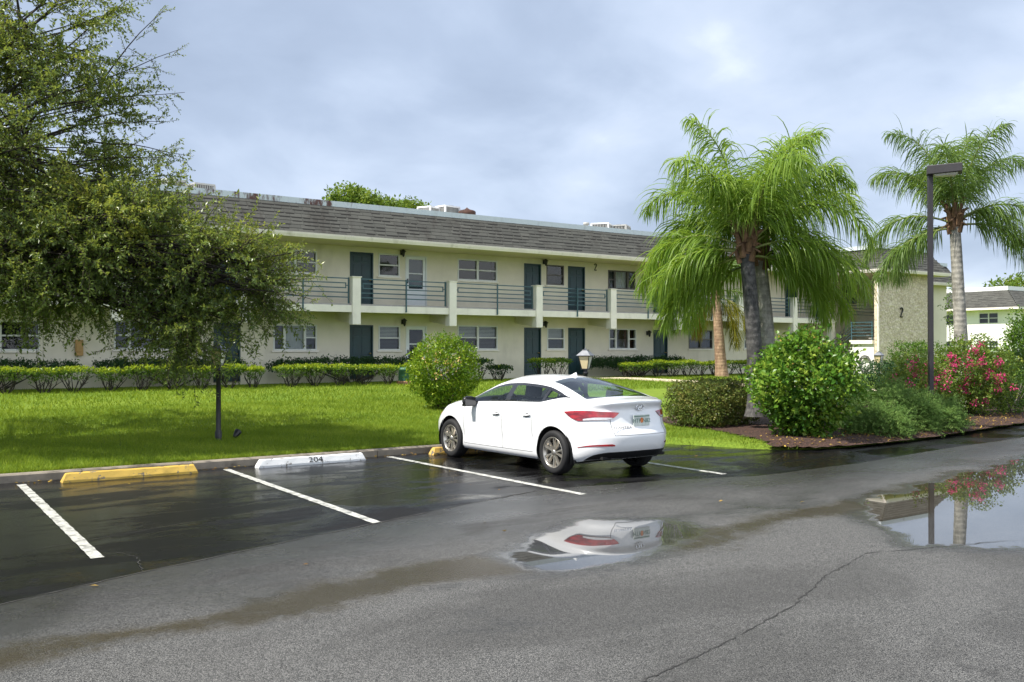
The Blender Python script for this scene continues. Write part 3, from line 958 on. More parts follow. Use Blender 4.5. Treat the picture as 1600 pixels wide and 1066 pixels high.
def door(x0, x1, z0, z1, kind='panel', handle='right'):
    y = FY
    OPEN.append((x0, x1, z0, z1))
    fr = G()
    for a, b in ((x0, x0 + 0.05), (x1 - 0.05, x1)):
        fr.box((a, y - 0.015, z0), (b, y + 0.10, z1))
    fr.box((x0 + 0.05, y - 0.015, z1 - 0.05), (x1 - 0.05, y + 0.10, z1))
    xa, xb, za, zb_ = x0 + 0.05, x1 - 0.05, z0 + 0.012, z1 - 0.05
    if kind == 'panel':
        d = G()
        d.box((xa, y + 0.055, za), (xb, y + 0.095, zb_))
        w_ = xb - xa
        for (u0, u1) in ((0.12, 0.46), (0.54, 0.88)):
            for (v0, v1) in ((0.08, 0.40), (0.46, 0.80), (0.85, 0.95)):
                a, b = xa + w_ * u0, xa + w_ * u1
                c, e = za + (zb_ - za) * v0, za + (zb_ - za) * v1
                d.box((a, y + 0.040, c), (b, y + 0.0545, e))
        do = bb(d, 'door', 'door_teal', bevel=0.006)
        h = G()
        hx = xb - 0.07 if handle == 'right' else xa + 0.07
        h.lathe([(0.0, 0.0), (0.03, 0.0), (0.03, 0.012), (0.012, 0.02), (0.012, 0.05), (0.028, 0.06), (0.028, 0.085), (0.0, 0.095)], 12)
        h.v = [(hx + a, y + 0.054 - c, za + 0.95 + b) for a, b, c in h.v]
        bb(h, 'handle', 'brass', do)
        bb(fr, 'door_frame', 'door_teal', do)
    else:
        d = G()
        w_ = xb - xa
        H = zb_ - za
        lo, hi = (0.36, 0.95)
        for a, b, c, e in ((xa, xa + 0.12, za, zb_), (xb - 0.12, xb, za, zb_), (xa + 0.12, xb - 0.12, za, za + H * lo), (xa + 0.12, xb - 0.12, za + H * hi, zb_),
                           (xa + 0.12, xb - 0.12, za + H * 0.655, za + H * 0.675)):
            d.box((a, y + 0.02, c), (b, y + 0.06, e))
        do = bb(d, 'storm_door', 'door_white')
        p = G()
        p.quad((xa + 0.12, y + 0.045, za + H * lo), (xb - 0.12, y + 0.045, za + H * lo), (xb - 0.12, y + 0.045, za + H * hi), (xa + 0.12, y + 0.045, za + H * hi))
        bb(p, 'pane', 'window_glass', do)
        q = G()
        q.box((xa, y + 0.11, za), (xb, y + 0.15, zb_))
        bb(q, 'inner_door', 'door_teal' if z0 > 2 else 'room_dark', do)
        h = G()
        h.box((xa + 0.04, y - 0.03, za + 0.9), (xa + 0.075, y + 0.019, za + 1.08))
        bb(h, 'handle', 'black_metal', do)
        bb(fr, 'door_frame', 'frame_white', do)
    th = G()
    th.box((x0, y - 0.03, z0 - 0.02), (x1, y + 0.15, z0 + 0.010))
    bb(th, 'threshold', 'concrete', do)
    return do


def wall_lantern(x, z):
    g = G()
    y = FY
    g.box((x - 0.05, y - 0.03, z - 0.09), (x + 0.05, y - 0.002, z + 0.09))
    g.tube([(x, y - 0.03, z + 0.05), (x, y - 0.10, z + 0.12), (x, y - 0.17, z + 0.10)], 0.012, 6)
    g.lathe([(0.0, 0.13), (0.03, 0.11), (0.10, 0.05), (0.115, 0.03), (0.09, 0.03)], 8, center=(x, y - 0.17, z))
    g.lathe([(0.075, 0.03), (0.045, -0.13), (0.02, -0.17), (0.0, -0.18)], 8, center=(x, y - 0.17, z))
    bb(g, 'wall_lantern', 'black_metal')


B, D_, C_ = 'blind', 'dark', 'curtain'
K = 'blind_dark'
# upper floor, measured from the photograph
window(12.04, 13.68, 4.51, 5.36, 'double', (K, K))
door(14.99, 15.95, UZ, 5.42)
window(16.17, 17.07, 4.56, 5.43, 'single', (D_, D_))
door(17.32, 18.28, UZ, 5.42, 'storm')
window(19.69, 21.60, 4.56, 5.42, 'double', (D_, D_))
door(22.97, 23.86, UZ, 5.40)
window(24.15, 25.09, 4.54, 5.40, 'single', (D_, D_), frame='frame_bronze')
door(25.32, 26.27, UZ, 5.40)
window(27.61, 29.25, 4.50, 5.34, 'triple', {0: (K, K), 1: (C_, C_), 2: (K, K)}, frame='frame_bronze')
door(30.38, 31.29, UZ, 5.40)
window(32.69, 34.31, 4.52, 5.38, 'double', (K, D_))
window(36.9, 38.41, 4.50, 5.36, 'double', (K, D_), frame='frame_bronze')
door(39.78, 40.71, UZ, 5.40)
door(42.30, 43.20, UZ, 5.42)
window(44.55, 46.0, 4.30, 5.30, 'double', (D_, K), frame='frame_bronze')
window(9.9 - 3.3, 9.9 - 1.4, 4.52, 5.38, 'double', (K, D_))
door(9.93, 10.86, UZ, 5.40)
window(3.49, 4.58, 4.52, 5.38, 'single', (D_, D_))
# ground floor
window(12.04, 13.68, 1.74, 2.67, 'triple', {0: (K, K), 1: (C_, C_), 2: (B, K)})
door(14.99, 15.95, GZ, 2.69)
window(16.17, 17.10, 1.74, 2.68, 'single', (B, K))
door(17.34, 18.28, GZ, 2.69, 'storm')
window(19.69, 21.62, 1.76, 2.74, 'double', {0: (B, D_), 1: (B, K)})
door(22.97, 23.86, GZ, 2.69)
window(24.18, 25.12, 1.77, 2.70, 'single', (B, K))
door(25.33, 26.27, GZ, 2.71)
window(27.66, 29.30, 1.78, 2.71, 'triple', {0: (D_, D_), 1: (D_, K), 2: (D_, D_)})
door(30.38, 31.29, GZ, 2.68)
window(32.69, 34.31, 1.80, 2.69, 'double', (B, K), frame='frame_bronze')
window(36.6, 38.3, 1.80, 2.69, 'double', (B, K))
door(39.80, 40.71, GZ, 2.72, 'storm')
window(41.75, 42.75, 1.63, 2.66, 'single', (D_, D_), frame='frame_bronze')
door(9.93, 10.86, GZ, 2.69)
window(6.73, 8.62, 1.78, 2.70, 'triple', {0: (D_, K), 1: (D_, K), 2: (D_, K)})
window(2.40, 4.58, 1.74, 2.66, 'double', (D_, D_))
for x, z in ((17.15, 5.50), (24.0, 5.50), (17.2, 2.84), (24.0, 2.86), (29.98, 2.52), (40.95, 2.50), (41.3, 5.3)):
    wall_lantern(x, z)

X0, X1 = -8.0, 55.0
g = G()
wall_holes(g, X0, X1, 0.30, 5.72, FY, OPEN)
g.quad((X0, 42, 0.3), (X0, FY, 0.3), (X0, FY, 5.72), (X0, 42, 5.72))
g.quad((X1, FY, 0.3), (X1, 42, 0.3), (X1, 42, 5.72), (X1, FY, 5.72))
g.quad((X1, 42, 0.3), (X0, 42, 0.3), (X0, 42, 5.72), (X1, 42, 5.72))
bb(g, 'wall', 'stucco')

# upper walkway
g = G()
g.box((X0, 30.62, 3.20), (41.95, FY - 0.002, 3.405))
bb(g, 'walkway_slab', 'walk_deck')
g = G()
g.box((X0, 30.55, 3.10), (41.97, 30.617, 3.345))
bb(g, 'slab_edge', 'trim_cream')
g = G()
g.box((41.0, 31.0, 3.20), (48.0, FY - 0.004, 3.40))
PILX = [2.5, 6.5, 10.5, 14.515, 18.515, 22.605, 26.565, 30.6, 34.6, 38.6]
for x in PILX:
    q = G()
    q.box((x - 0.16, 30.50, 2.66), (x + 0.16, 30.82, 4.34))
    q.box((x - 0.19, 30.47, 4.341), (x + 0.19, 30.85, 4.375))
    po = bb(q, 'balcony_post', 'trim_cream', bevel=0.008)
    q = G()
    q.prism([(30.821, 2.70), (30.821, 3.197), (FY - 0.003, 3.197), (FY - 0.003, 2.86)], x - 0.11, x + 0.11)
    bb(q, 'bracket', 'stucco', po)
g = G()
g.box((41.60, 30.60, 0.4), (41.93, 30.90, 3.098))
bb(g, 'support_post', 'trim_cream')


def railing(xa, xb, y=30.70, z=3.405, name='railing', lastloop=True):
    g = G()
    h = 0.90
    r = 0.019
    zs = [z + h - i * 0.168 for i in range(5)]
    L = xb - xa
    # posts standing in front of the slab edge
    n = max(1, round(L / 2.0))
    for i in range(n + 1):
        x = xa + L * i / n
        if i == 0:
            x += 0.05
        if i == n:
            x -= 0.05
        front = 0 < i < n
        yy = y - 0.175 if front else y
        g.box((x - 0.022, yy - 0.022, (z - 0.27) if front else z), (x + 0.022, yy + 0.022, z + h + 0.03))
        if front:
            g.box((x - 0.018, yy + 0.022, z - 0.19), (x + 0.018, yy + 0.10, z - 0.15))
            for zz in zs:
                g.box((x - 0.012, yy + 0.0221, zz - 0.012), (x + 0.012, y - r, zz + 0.012))
    for k, zz in enumerate(zs):
        i0 = 0.05 if k not in (1, 2) else 0.17
        g.box((xa + i0, y - r, zz - r), (xb - i0, y + r, zz + r))
    for x in (xa + 0.17, xb - 0.17):           # square return between the second and third bar
        s_ = -1 if x < (xa + xb) / 2 else 1
        g.box((min(x, x + s_ * 0.03), y - r * 0.9, zs[2] - r), (max(x, x + s_ * 0.03), y + r * 0.9, zs[1] + r))
        zz = (zs[1] + zs[2]) / 2
        g.box((min(x + s_ * 0.03, x + s_ * 0.12), y - r * 0.8, zz - 0.014), (max(x + s_ * 0.03, x + s_ * 0.12), y + r * 0.8, zz + 0.014))
    return bb(g, name, 'rail_teal')


px_list = [X0 + 0.2] + PILX
for a, b in zip(px_list[:-1], px_list[1:]):
    railing(a + (0.18 if a in PILX else 0), b - 0.18)
railing(38.78, 41.9)
railing(43.4, 46.0, y=30.95)

# eave: soffit, fascia gutter, mansard with real shingle courses, white roof edge
def shingles(name, a, b, n, up_run, z0, z1, ncourse=8, tabw=0.42, taper=(0.0, 0.0)):
    """courses of single tabs on the slope; a,b = eave line ends (x,y); n = inward normal (x,y); up_run = horizontal run"""
    g = []
    fr = []
    a = np.array(a, float); b = np.array(b, float); n = np.array(n, float)
    L = np.linalg.norm(b - a)
    t = (b - a) / L
    slope = np.array([n[0] * up_run, n[1] * up_run, z1 - z0])
    sl = np.linalg.norm(slope)
    slope /= sl
    outn = np.cross(np.array([t[0], t[1], 0]), slope)
    outn /= np.linalg.norm(outn)
    if outn[0] * n[0] + outn[1] * n[1] > 0:
        outn = -outn
    ch = sl / ncourse
    V, dk, D4 = [], [], []
    for c in range(ncourse):
        s0 = c * ch - 0.012
        s1 = (c + 1) * ch + 0.01
        fs, fe = taper[0] * (c + 0.5) / ncourse, taper[1] * (c + 0.5) / ncourse
        x = fs - rng.uniform(0, tabw)
        while x < L - fe:
            w_ = tabw * rng.uniform(0.75, 1.3)
            xa, xb = max(x, fs), min(x + w_ - 0.006, L - fe)
            x += w_
            if xb - xa < 0.03:
                continue
            th = 0.016
            dz = rng.uniform(-0.003, 0.003)
            P = []
            for (u, s_, o_) in ((xa, s0 + dz, th), (xb, s0 + dz, th), (xb, s1, 0.006), (xa, s1, 0.006), (xa, s0 + dz, 0.0), (xb, s0 + dz, 0.0)):
                q = np.array([a[0], a[1], z0]) + np.array([t[0], t[1], 0]) * u + slope * s_ + outn * o_
                P.append(q - np.array(OFF))
            V.append(P)
            dk.append(rng.uniform() < 0.66)
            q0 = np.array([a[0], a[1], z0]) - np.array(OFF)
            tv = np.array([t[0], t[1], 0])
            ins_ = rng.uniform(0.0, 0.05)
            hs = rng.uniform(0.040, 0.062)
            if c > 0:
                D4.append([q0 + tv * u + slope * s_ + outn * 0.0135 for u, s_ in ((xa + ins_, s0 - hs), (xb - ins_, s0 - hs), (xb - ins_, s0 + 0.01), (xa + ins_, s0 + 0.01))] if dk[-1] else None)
            fr += [rng.uniform(0, 1)] * 4
    V = np.array(V)
    m_ = len(V)
    base = (np.arange(m_) * 6)[:, None]
    F = np.concatenate([base + np.array([[0, 1, 2, 3]]), base + np.array([[4, 5, 1, 0]]), base + np.array([[4, 0, 3, 3]]), base + np.array([[1, 5, 2, 2]])], 1).reshape(-1, 4)
    F4 = F.reshape(m_, 4, 4)
    quads = F4[:, :2].reshape(-1, 4)
    me_mi = np.tile([0, 1], m_)
    fr = np.repeat(rng.uniform(0, 1, m_), 2)
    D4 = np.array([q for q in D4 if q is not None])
    if len(D4):          # dark strips painted under tab butts in place of their cast shadow
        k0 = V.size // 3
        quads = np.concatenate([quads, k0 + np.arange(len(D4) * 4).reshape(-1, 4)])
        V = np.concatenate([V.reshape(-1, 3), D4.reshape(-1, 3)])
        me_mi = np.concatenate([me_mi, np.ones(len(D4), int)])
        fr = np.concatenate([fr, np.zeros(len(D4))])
    return npmesh(name, V.reshape(-1, 3), quads, ['shingle', 'shingle_gap_shade'], bld, fattr={'rnd': fr}, mi=me_mi)


E0, E1 = 5.60, 5.76
MZ = 6.88
g = G()
g.quad((X0 - .4, 30.24, E0 + 0.02), (41.42, 30.24, E0 + 0.02), (41.42, FY, E0 + 0.02), (X0 - .4, FY, E0 + 0.02))
g.quad((41.40, 27.36, E0 + 0.022), (47.0, 27.36, E0 + 0.022), (47.0, FY, E0 + 0.022), (41.40, FY, E0 + 0.022))
g.quad((47.0, 31.42, E0 + 0.02), (55.4, 31.42, E0 + 0.02), (55.4, FY, E0 + 0.02), (47.0, FY, E0 + 0.02))
bb(g, 'soffit', 'soffit')
g = G()


def gutter(g, a, b, side):
    """white box gutter from a to b; side = outward (x,y)"""
    a = Vector((a[0], a[1], 0)); b = Vector((b[0], b[1], 0))
    o = Vector((side[0], side[1], 0))
    prof = [(0.0, E0), (0.07, E0), (0.11, E0 + 0.10), (0.12, E1), (0.0, E1)]
    va = [tuple(a + o * p + Vector((0, 0, z))) for p, z in prof]
    vb = [tuple(b + o * p + Vector((0, 0, z))) for p, z in prof]
    n = len(prof)
    g.add(va + vb, [tuple(range(n)), tuple(range(2 * n - 1, n - 1, -1))] + [(i, (i + 1) % n, n + (i + 1) % n, n + i) for i in range(n)])


gutter(g, (X0 - .4, 30.24), (41.30, 30.24), (0, -1))
gutter(g, (41.42, 30.12), (41.42, 27.24), (-1, 0))
gutter(g, (41.30, 27.36), (47.02, 27.36), (0, -1))
gutter(g, (47.0, 27.24), (47.0, 31.30), (1, 0))
gutter(g, (47.12, 31.42), (55.4, 31.42), (0, -1))
bb(g, 'gutter', 'gutter_white')
RUN = 0.80
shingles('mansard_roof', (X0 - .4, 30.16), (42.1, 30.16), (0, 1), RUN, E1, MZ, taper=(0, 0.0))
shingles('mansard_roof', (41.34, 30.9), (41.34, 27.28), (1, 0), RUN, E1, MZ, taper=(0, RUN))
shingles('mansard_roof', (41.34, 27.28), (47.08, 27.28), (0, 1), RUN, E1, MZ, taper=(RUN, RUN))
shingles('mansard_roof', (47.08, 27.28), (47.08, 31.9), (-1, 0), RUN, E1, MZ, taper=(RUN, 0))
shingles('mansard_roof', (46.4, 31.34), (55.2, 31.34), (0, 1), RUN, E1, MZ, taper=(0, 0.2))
g = G()       # sheathing under the shingles and flat roof
g.prism([(30.17, E1 - 0.002), (30.97, MZ - 0.005), (42, MZ - 0.005), (42, E1 - 0.002)], X0 - .4, 42.1)
g.prism([(31.37, E1 - 0.002), (32.15, MZ - 0.005), (42, MZ - 0.005), (42, E1 - 0.002)], 42.101, 55.0)
bb(g, 'roof_deck', 'shingle_gap_shade')
g = G()
v = [(41.36, 27.30, E1 - .003), (47.06, 27.30, E1 - .003), (47.06, 32.3, E1 - .003), (41.36, 32.3, E1 - .003),
     (42.13, 28.09, MZ - .008), (46.27, 28.09, MZ - .008), (46.27, 32.3, MZ - .008), (42.13, 32.3, MZ - .008)]
g.add(v, [(0, 1, 5, 4), (1, 2, 6, 5), (3, 0, 4, 7), (4, 5, 6, 7), (0, 3, 2, 1)])
bb(g, 'roof_deck', 'shingle_gap_shade')
g = G()
g.box((X0 - .4, 30.93, MZ - 0.03), (41.98, 31.10, MZ + 0.17))
g.box((41.99, 28.00, MZ - 0.03), (42.14, 31.098, MZ + 0.17))
g.box((42.143, 28.00, MZ - 0.03), (46.27, 28.15, MZ + 0.168))
g.box((46.273, 28.003, MZ - 0.03), (46.42, 32.0, MZ + 0.166))
g.box((46.423, 32.05, MZ - 0.03), (55.0, 32.2, MZ + 0.17))
bb(g, 'roof_edge', 'roof_cap')
g = G()
g.box((X0 - .3, 31.11, MZ - 0.003), (46.0, 42.0, MZ + 0.02))
g.box((46.43, 32.21, MZ - 0.004), (54.9, 41.9, MZ + 0.019))
bb(g, 'flat_roof', 'flat_roof')

# stair wing: stone panel wall with number, landing, stair, downspout
g = G()
g.box((41.66, 27.945, 0.10), (46.14, 28.12, E0 + 0.015))
# rough face: real relief of chunky trowelled stone
nxs, nzs = 170, 190
sx_ = np.linspace(41.66, 46.14, nxs); sz_ = np.linspace(0.10, E0 + 0.015, nzs)
SX, SZ = np.meshgrid(sx_, sz_)
cxy = np.stack([rng.uniform(41.5, 46.3, 1500), rng.uniform(0, 5.8, 1500)], -1)
rel = np.zeros(SX.shape)
crnd_ = rng.uniform(0, 1, 1500)
jn = np.zeros(SX.shape)
tn = np.zeros(SX.shape)
for i_ in range(nzs):
    dd_ = np.hypot((SX[i_][:, None] - cxy[None, :, 0]), (SZ[i_][:, None] - cxy[None, :, 1]) * 1.35)
    o_ = np.argsort(dd_, 1)[:, :2]
    d1_ = np.take_along_axis(dd_, o_, 1)
    jn[i_] = np.clip((d1_[:, 1] - d1_[:, 0]) / 0.05, 0, 1)
    tn[i_] = crnd_[o_[:, 0]] ** 1.5
    rel[i_] = np.clip((d1_[:, 1] - d1_[:, 0]) / 0.06, 0, 1) * (0.012 + 0.030 * crnd_[o_[:, 0]])
rel += rng.uniform(0, 0.004, rel.shape)
bb(g, 'stone_wall', 'stone_panel')
vs_ = np.stack([SX.ravel() - OFF.x, 27.94 - rel.ravel() - OFF.y, SZ.ravel() - OFF.z], -1)
id_ = np.arange(SX.size).reshape(SX.shape)
npmesh('stone_facing', vs_, np.stack([id_[:-1, :-1], id_[:-1, 1:], id_[1:, 1:], id_[1:, :-1]], -1).reshape(-1, 4), 'stone_panel', bld, smooth=True,
       vattr={'joint': np.clip(1 - jn.ravel(), 0, 1), 'tint': tn.ravel()})
g = G()
g.box((45.90, 28.125, 0.1), (46.13, FY - 0.004, E0 + 0.015))
bb(g, 'side_wall', 'white_wall')
g = G()
g.box((41.62, 28.124, 0.1), (41.80, 29.35, 2.04))
bb(g, 'stair_wall', 'white_wall')
g = G()
g.box((41.50, 28.128, 2.043), (45.89, 29.45, 2.23))
bb(g, 'stair_landing', 'trim_cream')
g = G()
ns = 8
for i in range(ns):     # lower flight, descending away from the landing
    z1_ = 2.04 - (i + 1) * (2.04 - 0.66) / (ns + 1)
    g.box((41.90, 29.46 + i * 0.20, z1_ - 0.06), (43.2, 29.46 + i * 0.20 + 0.24, z1_))
for i in range(7):      # upper flight to the walkway
    z1_ = 2.23 + (i + 1) * (3.40 - 2.23) / 8
    g.box((43.5, 29.46 + i * 0.215, z1_ - 0.06), (44.9, 29.46 + i * 0.215 + 0.25, z1_))
bb(g, 'stair_step', 'walk_deck')
g = G()
for k in range(5):
    zz = 2.23 + 0.90 - k * 0.168
    g.box((41.58, 28.16, zz - 0.018), (41.616, 29.40, zz + 0.018))
    g.tube([(41.60, 29.40, zz), (41.75, 29.9, zz - 0.3), (41.75, 31.2, zz - 1.35)], 0.018, 6)
for yy in (28.2, 29.38):
    g.box((41.575, yy - 0.02, 2.231), (41.621, yy + 0.02, 3.17))
bb(g, 'stair_railing', 'rail_teal')
g = G()
g.tube([(41.36, 27.42, E0), (41.36, 27.42, E0 - 0.12), (41.56, 27.78, E0 - 0.32), (41.58, 27.84, E0 - 0.45), (41.58, 27.84, 0.35)], 0.055, 8)
bb(g, 'downspout', 'gutter_white')
g = G()
g.tube([(38.9, 30.2, E0 + 0.01), (38.9, 30.25, E0 - 0.08), (39.05, 30.5, E0 - 0.10)], 0.05, 8)
bb(g, 'downspout', 'gutter_white')
g = G()
g.box((46.145, 27.6 + 4.3, 1.0), (46.5, 31.99, 2.2))
q = bb(g, 'meter_panel', 'ac_metal')


def numeral_two(x, y, z, h):
    g = G()
    pts = [(-0.28, 0.30), (-0.24, 0.44), (-0.08, 0.50), (0.12, 0.48), (0.26, 0.36), (0.24, 0.20), (0.08, 0.02), (-0.10, -0.20), (-0.26, -0.44), (-0.05, -0.42), (0.12, -0.46), (0.30, -0.38)]
    g.tube([(x + a * h * 0.75, y, z + b * h) for a, b in pts], [h * 0.045, h * .055, h * .06, h * .07, h * .075, h * .07, h * .06, h * .055, h * .06, h * .065, h * .06, h * .04], 6)
    bb(g, 'house_number', 'number_black')


numeral_two(43.65, 27.885, 3.64, 0.50)
numeral_two(26.86, 32.07, 5.42, 0.30)

# meter box on the left
g = G()
g.box((5.58, 31.98, 1.58), (5.80, FY - 0.003, 2.08))
g.box((5.60, 31.95, 1.70), (5.78, 31.979, 1.95))
mb = bb(g, 'meter_box', 'yellow_tag', bevel=0.008)


# ------------------------------------------------------------------ things on the roof
def ac_unit(x, y, sx, sy, h, label, rz=0.0, white=True):
    t = thing('air_conditioner', label, 'air conditioner', (x, y, MZ + 0.022), rz, 'air conditioners on the flat roof')
    g = G()
    g.box((-sx / 2, -sy / 2, 0.06), (sx / 2, sy / 2, 0.11))
    for a in (-1, 1):
        for b in (-1, 1):
            g.box((a * sx / 2 - 0.03, b * sy / 2 - 0.03, 0.11), (a * sx / 2 + 0.03, b * sy / 2 + 0.03, h - 0.06))
    g.box((-sx / 2 - 0.02, -sy / 2 - 0.02, h - 0.06), (sx / 2 + 0.02, sy / 2 + 0.02, h))
    g.box((-sx / 2 - .02, -sy / 2, 0.0), (-sx / 2 + 0.1, sy / 2, 0.058))
    g.box((sx / 2 - .1, -sy / 2, 0.0), (sx / 2 + 0.02, sy / 2, 0.058))
    g.build('casing', 'far_roof_white' if white else 'ac_metal', t)
    g = G()
    g.box((-sx / 2 + 0.04, -sy / 2 + 0.04, 0.111), (sx / 2 - 0.04, sy / 2 - 0.04, h - 0.062))
    g.build('coil', 'ac_dark', t)
    g = G()
    n = 11
    for i in range(1, n):
        u = -sx / 2 + sx * i / n
        g.box((u - 0.012, -sy / 2 - 0.004, 0.112), (u + 0.012, -sy / 2 + 0.03, h - 0.063))
        u = -sy / 2 + sy * i / n
        g.box((-sx / 2 - 0.004, u - 0.012, 0.112), (-sx / 2 + 0.03, u + 0.012, h - 0.063))
    g.build('louvre', 'ac_metal', t)
    g = G()
    g.lathe([(0.0, h + 0.03), (sx * 0.40, h + 0.02), (sx * 0.43, h + 0.001)], 16)
    g.build('fan_guard', 'ac_dark', t)
    return t


ac_unit(8.98, 34.0, 0.72, 0.72, 0.84, 'grey boxy air conditioner, leftmost on the roof edge beside the tree branches', 0.35, False)
ac_unit(10.05, 34.0, 0.72, 0.72, 0.79, 'grey air conditioner with a red strip across its coil, left of the rust stains', 0.1, False)
ac_unit(19.15, 33.5, 0.7, 0.6, 0.70, 'low white air conditioner, left of the white pair beside the round roof vent', 0.5)
ac_unit(20.02, 33.5, 0.8, 0.7, 0.80, 'white air conditioner with dark louvres, just left of the round roof vent', 0.2)
ac_unit(28.45, 33.5, 0.95, 0.8, 0.72, 'wide white air conditioner with vertical louvres, left one of the pair near the palm', 0.65)
ac_unit(29.55, 33.5, 0.85, 0.8, 0.72, 'grey slatted air conditioner, right one of the pair near the palm crown', 0.6, False)
q = G()
q.box((-0.30, -0.375, 0.30), (0.28, -0.366, 0.46))
for o in list(bpy.data.objects):
    if o.name.startswith('air_conditioner') and 'red strip' in o.get('label', ''):
        q.build('red_strip', 'lens_red', o)
t = thing('roof_vent', 'dark rusty mushroom shaped roof vent right of the white air conditioners', 'roof vent', (20.7, 33.0, MZ + 0.022))
g = G()
g.lathe([(0.16, 0.0), (0.16, 0.46)], 16)
g.build('stack', 'ac_metal', t)
g = G()
g.lathe([(0.35, 0.44), (0.37, 0.46), (0.37, 0.58), (0.31, 0.63), (0.12, 0.68), (0.03, 0.74), (0.0, 0.78)], 16)
g.lathe([(0.16, 0.441), (0.35, 0.441)], 16)
g.build('cap', 'rust', t)
t = thing('vent_pipe', 'short dark plumbing vent pipe standing on the roof edge left of the wide air conditioner', 'vent pipe', (26.6, 32.4, MZ + 0.022))
g = G()
g.lathe([(0.09, 0.0), (0.09, 0.42), (0.14, 0.42), (0.14, 0.52), (0.0, 0.54)], 12)
g.build('pipe', 'ac_metal', t)

# ------------------------------------------------------------------ white saloon car
CARX, CARY, CARR = 8.98, 12.06, R(1.6)
car = thing('parked_car', 'white four-door saloon car parked nose-in at the kerb, seen from its left rear corner', 'car', (CARX, CARY, 0), CARR)

Y1, Y2 = 1.0, -1.15
PF, PR = 3.3, 2.75
v_half = pchip([0, .06, .16, .30, .45, .58, .70, .80, .90, .96, 1.0], [.835, .868, .880, .876, .888, .897, .898, .892, .872, .852, .826])
v_front = pchip([0, .1, .35, .6, .75, .9, 1.0], [2.09, 2.16, 2.22, 2.20, 2.14, 2.02, 1.93])
v_rear = pchip([0, .10, .25, .38, .46, .53, .60, .70, .80, .87, .93, .97, 1.0], [2.19, 2.265, 2.325, 2.338, 2.32, 2.275, 2.245, 2.228, 2.215, 2.21, 2.235, 2.262, 2.255])
z_bot = pchip([-2.34, -2.0, -1.7, -1.0, 1.0, 1.8, 2.3], [.275, .255, .205, .185, .185, .19, .215])
z_top = pchip([-2.28, -2.0, -1.75, -1.4, -1.0, 0.0, 0.7, 1.0, 1.3, 1.6, 1.93], [1.062, 1.052, 1.040, 1.018, .998, .962, .938, .922, .892, .850, .775])
z_cen = pchip([-2.26, -2.15, -1.98, -1.84, -1.6, -1.3, -1.0, -.7, -.35, 0.0, .25, .55, .85, 1.05, 1.3, 1.6, 1.8, 1.93], [1.064, 1.082, 1.092, 1.108, 1.205, 1.305, 1.382, 1.422, 1.437, 1.425, 1.382, 1.245, 1.105, 1.012, .975, .918, .862, .776])
z_rail = pchip([-2.25, -1.98, -1.84, -1.6, -1.3, -1.0, -.7, -.35, 0.0, .25, .55, .85, 1.05, 1.3, 1.6, 1.93], [1.063, 1.070, 1.080, 1.145, 1.225, 1.290, 1.326, 1.342, 1.325, 1.275, 1.155, 1.025, .962, .930, .882, .7755])
x_rail = pchip([-2.0, -1.84, -1.5, -1.0, -.4, .1, .5, .85, 1.05], [.70, .685, .645, .590, .575, .590, .635, .685, .715])
rail_blend = pchip([-2.3, -2.0, -1.84, 1.05, 1.2, 2.0], [0, 0, 1, 1, 0, 0])

# half outline samples (c = progress to the end, q = width factor)
def arc(p, n1, n2):
    c1 = np.linspace(0, 0.90, n1)
    q1 = (1 - c1 ** p) ** (1 / p)
    q2 = np.linspace(q1[-1], 0, n2 + 1)[1:]
    c2 = (1 - q2 ** p) ** (1 / p)
    return np.concatenate([c1, c2]), np.concatenate([q1, q2])


fc, fq = arc(PF, 34, 24)
rc, rq = arc(PR, 38, 30)
ys_side = np.arange(Y1, Y2 - 1e-6, -0.03)[1:-1]
NV = 34
vv = np.linspace(0, 1, NV)
# u runs front centre -> side -> rear centre
U_y, U_x = [], []
side_taper = pchip([-1.2, -.6, .2, .7, 1.05], [.990, 1.0, 1.0, .994, .980])
for v in vv:
    W, yf, yr = float(v_half(v)), float(v_front(v)), -float(v_rear(v))
    wf, wr = W * float(side_taper(Y1)), W * float(side_taper(Y2))
    yy = np.concatenate([(Y1 + (yf - Y1) * fc)[::-1], ys_side, Y2 + (yr - Y2) * rc])
    xx = np.concatenate([(wf * fq)[::-1], W * side_taper(ys_side), wr * rq])
    U_y.append(yy)
    U_x.append(xx)
U_y, U_x = np.array(U_y), np.array(U_x)
NU = U_y.shape[1]
U_z = z_bot(U_y) + (z_top(U_y) - z_bot(U_y)) * vv[:, None]
# soft character line: the upper flank catches light above a crease
A = np.stack([U_x, U_y, U_z], -1)            # (NV, NU, 3)

# wheel arches: snap rows of vertices on to the arch circles
WR, AR = 0.316, 0.372
ARCH = [(1.35, 0.322), (-1.35, 0.322)]
faceA = np.ones((NV - 1, NU - 1), bool)
for (cy, cz) in ARCH:
    side = (U_x > 0.45)
    d = np.hypot(A[..., 1] - cy, A[..., 2] - cz)
    ins = (d < AR) & side
    f_in = ins[:-1, :-1] & ins[1:, :-1] & ins[:-1, 1:] & ins[1:, 1:]
    faceA &= ~f_in
    # vertices inside but on a kept face -> push to circle; near outside -> also pull
    kept = np.zeros((NV, NU), bool)
    for a in (slice(0, -1), slice(1, None)):
        for b in (slice(0, -1), slice(1, None)):
            kept[a, b] |= ~f_in
    mv = ins & kept
    fac = AR / np.maximum(d, 1e-6)
    A[..., 1] = np.where(mv, cy + (A[..., 1] - cy) * fac, A[..., 1])
    A[..., 2] = np.where(mv, np.maximum(cz + (A[..., 2] - cz) * fac, 0.12), A[..., 2])

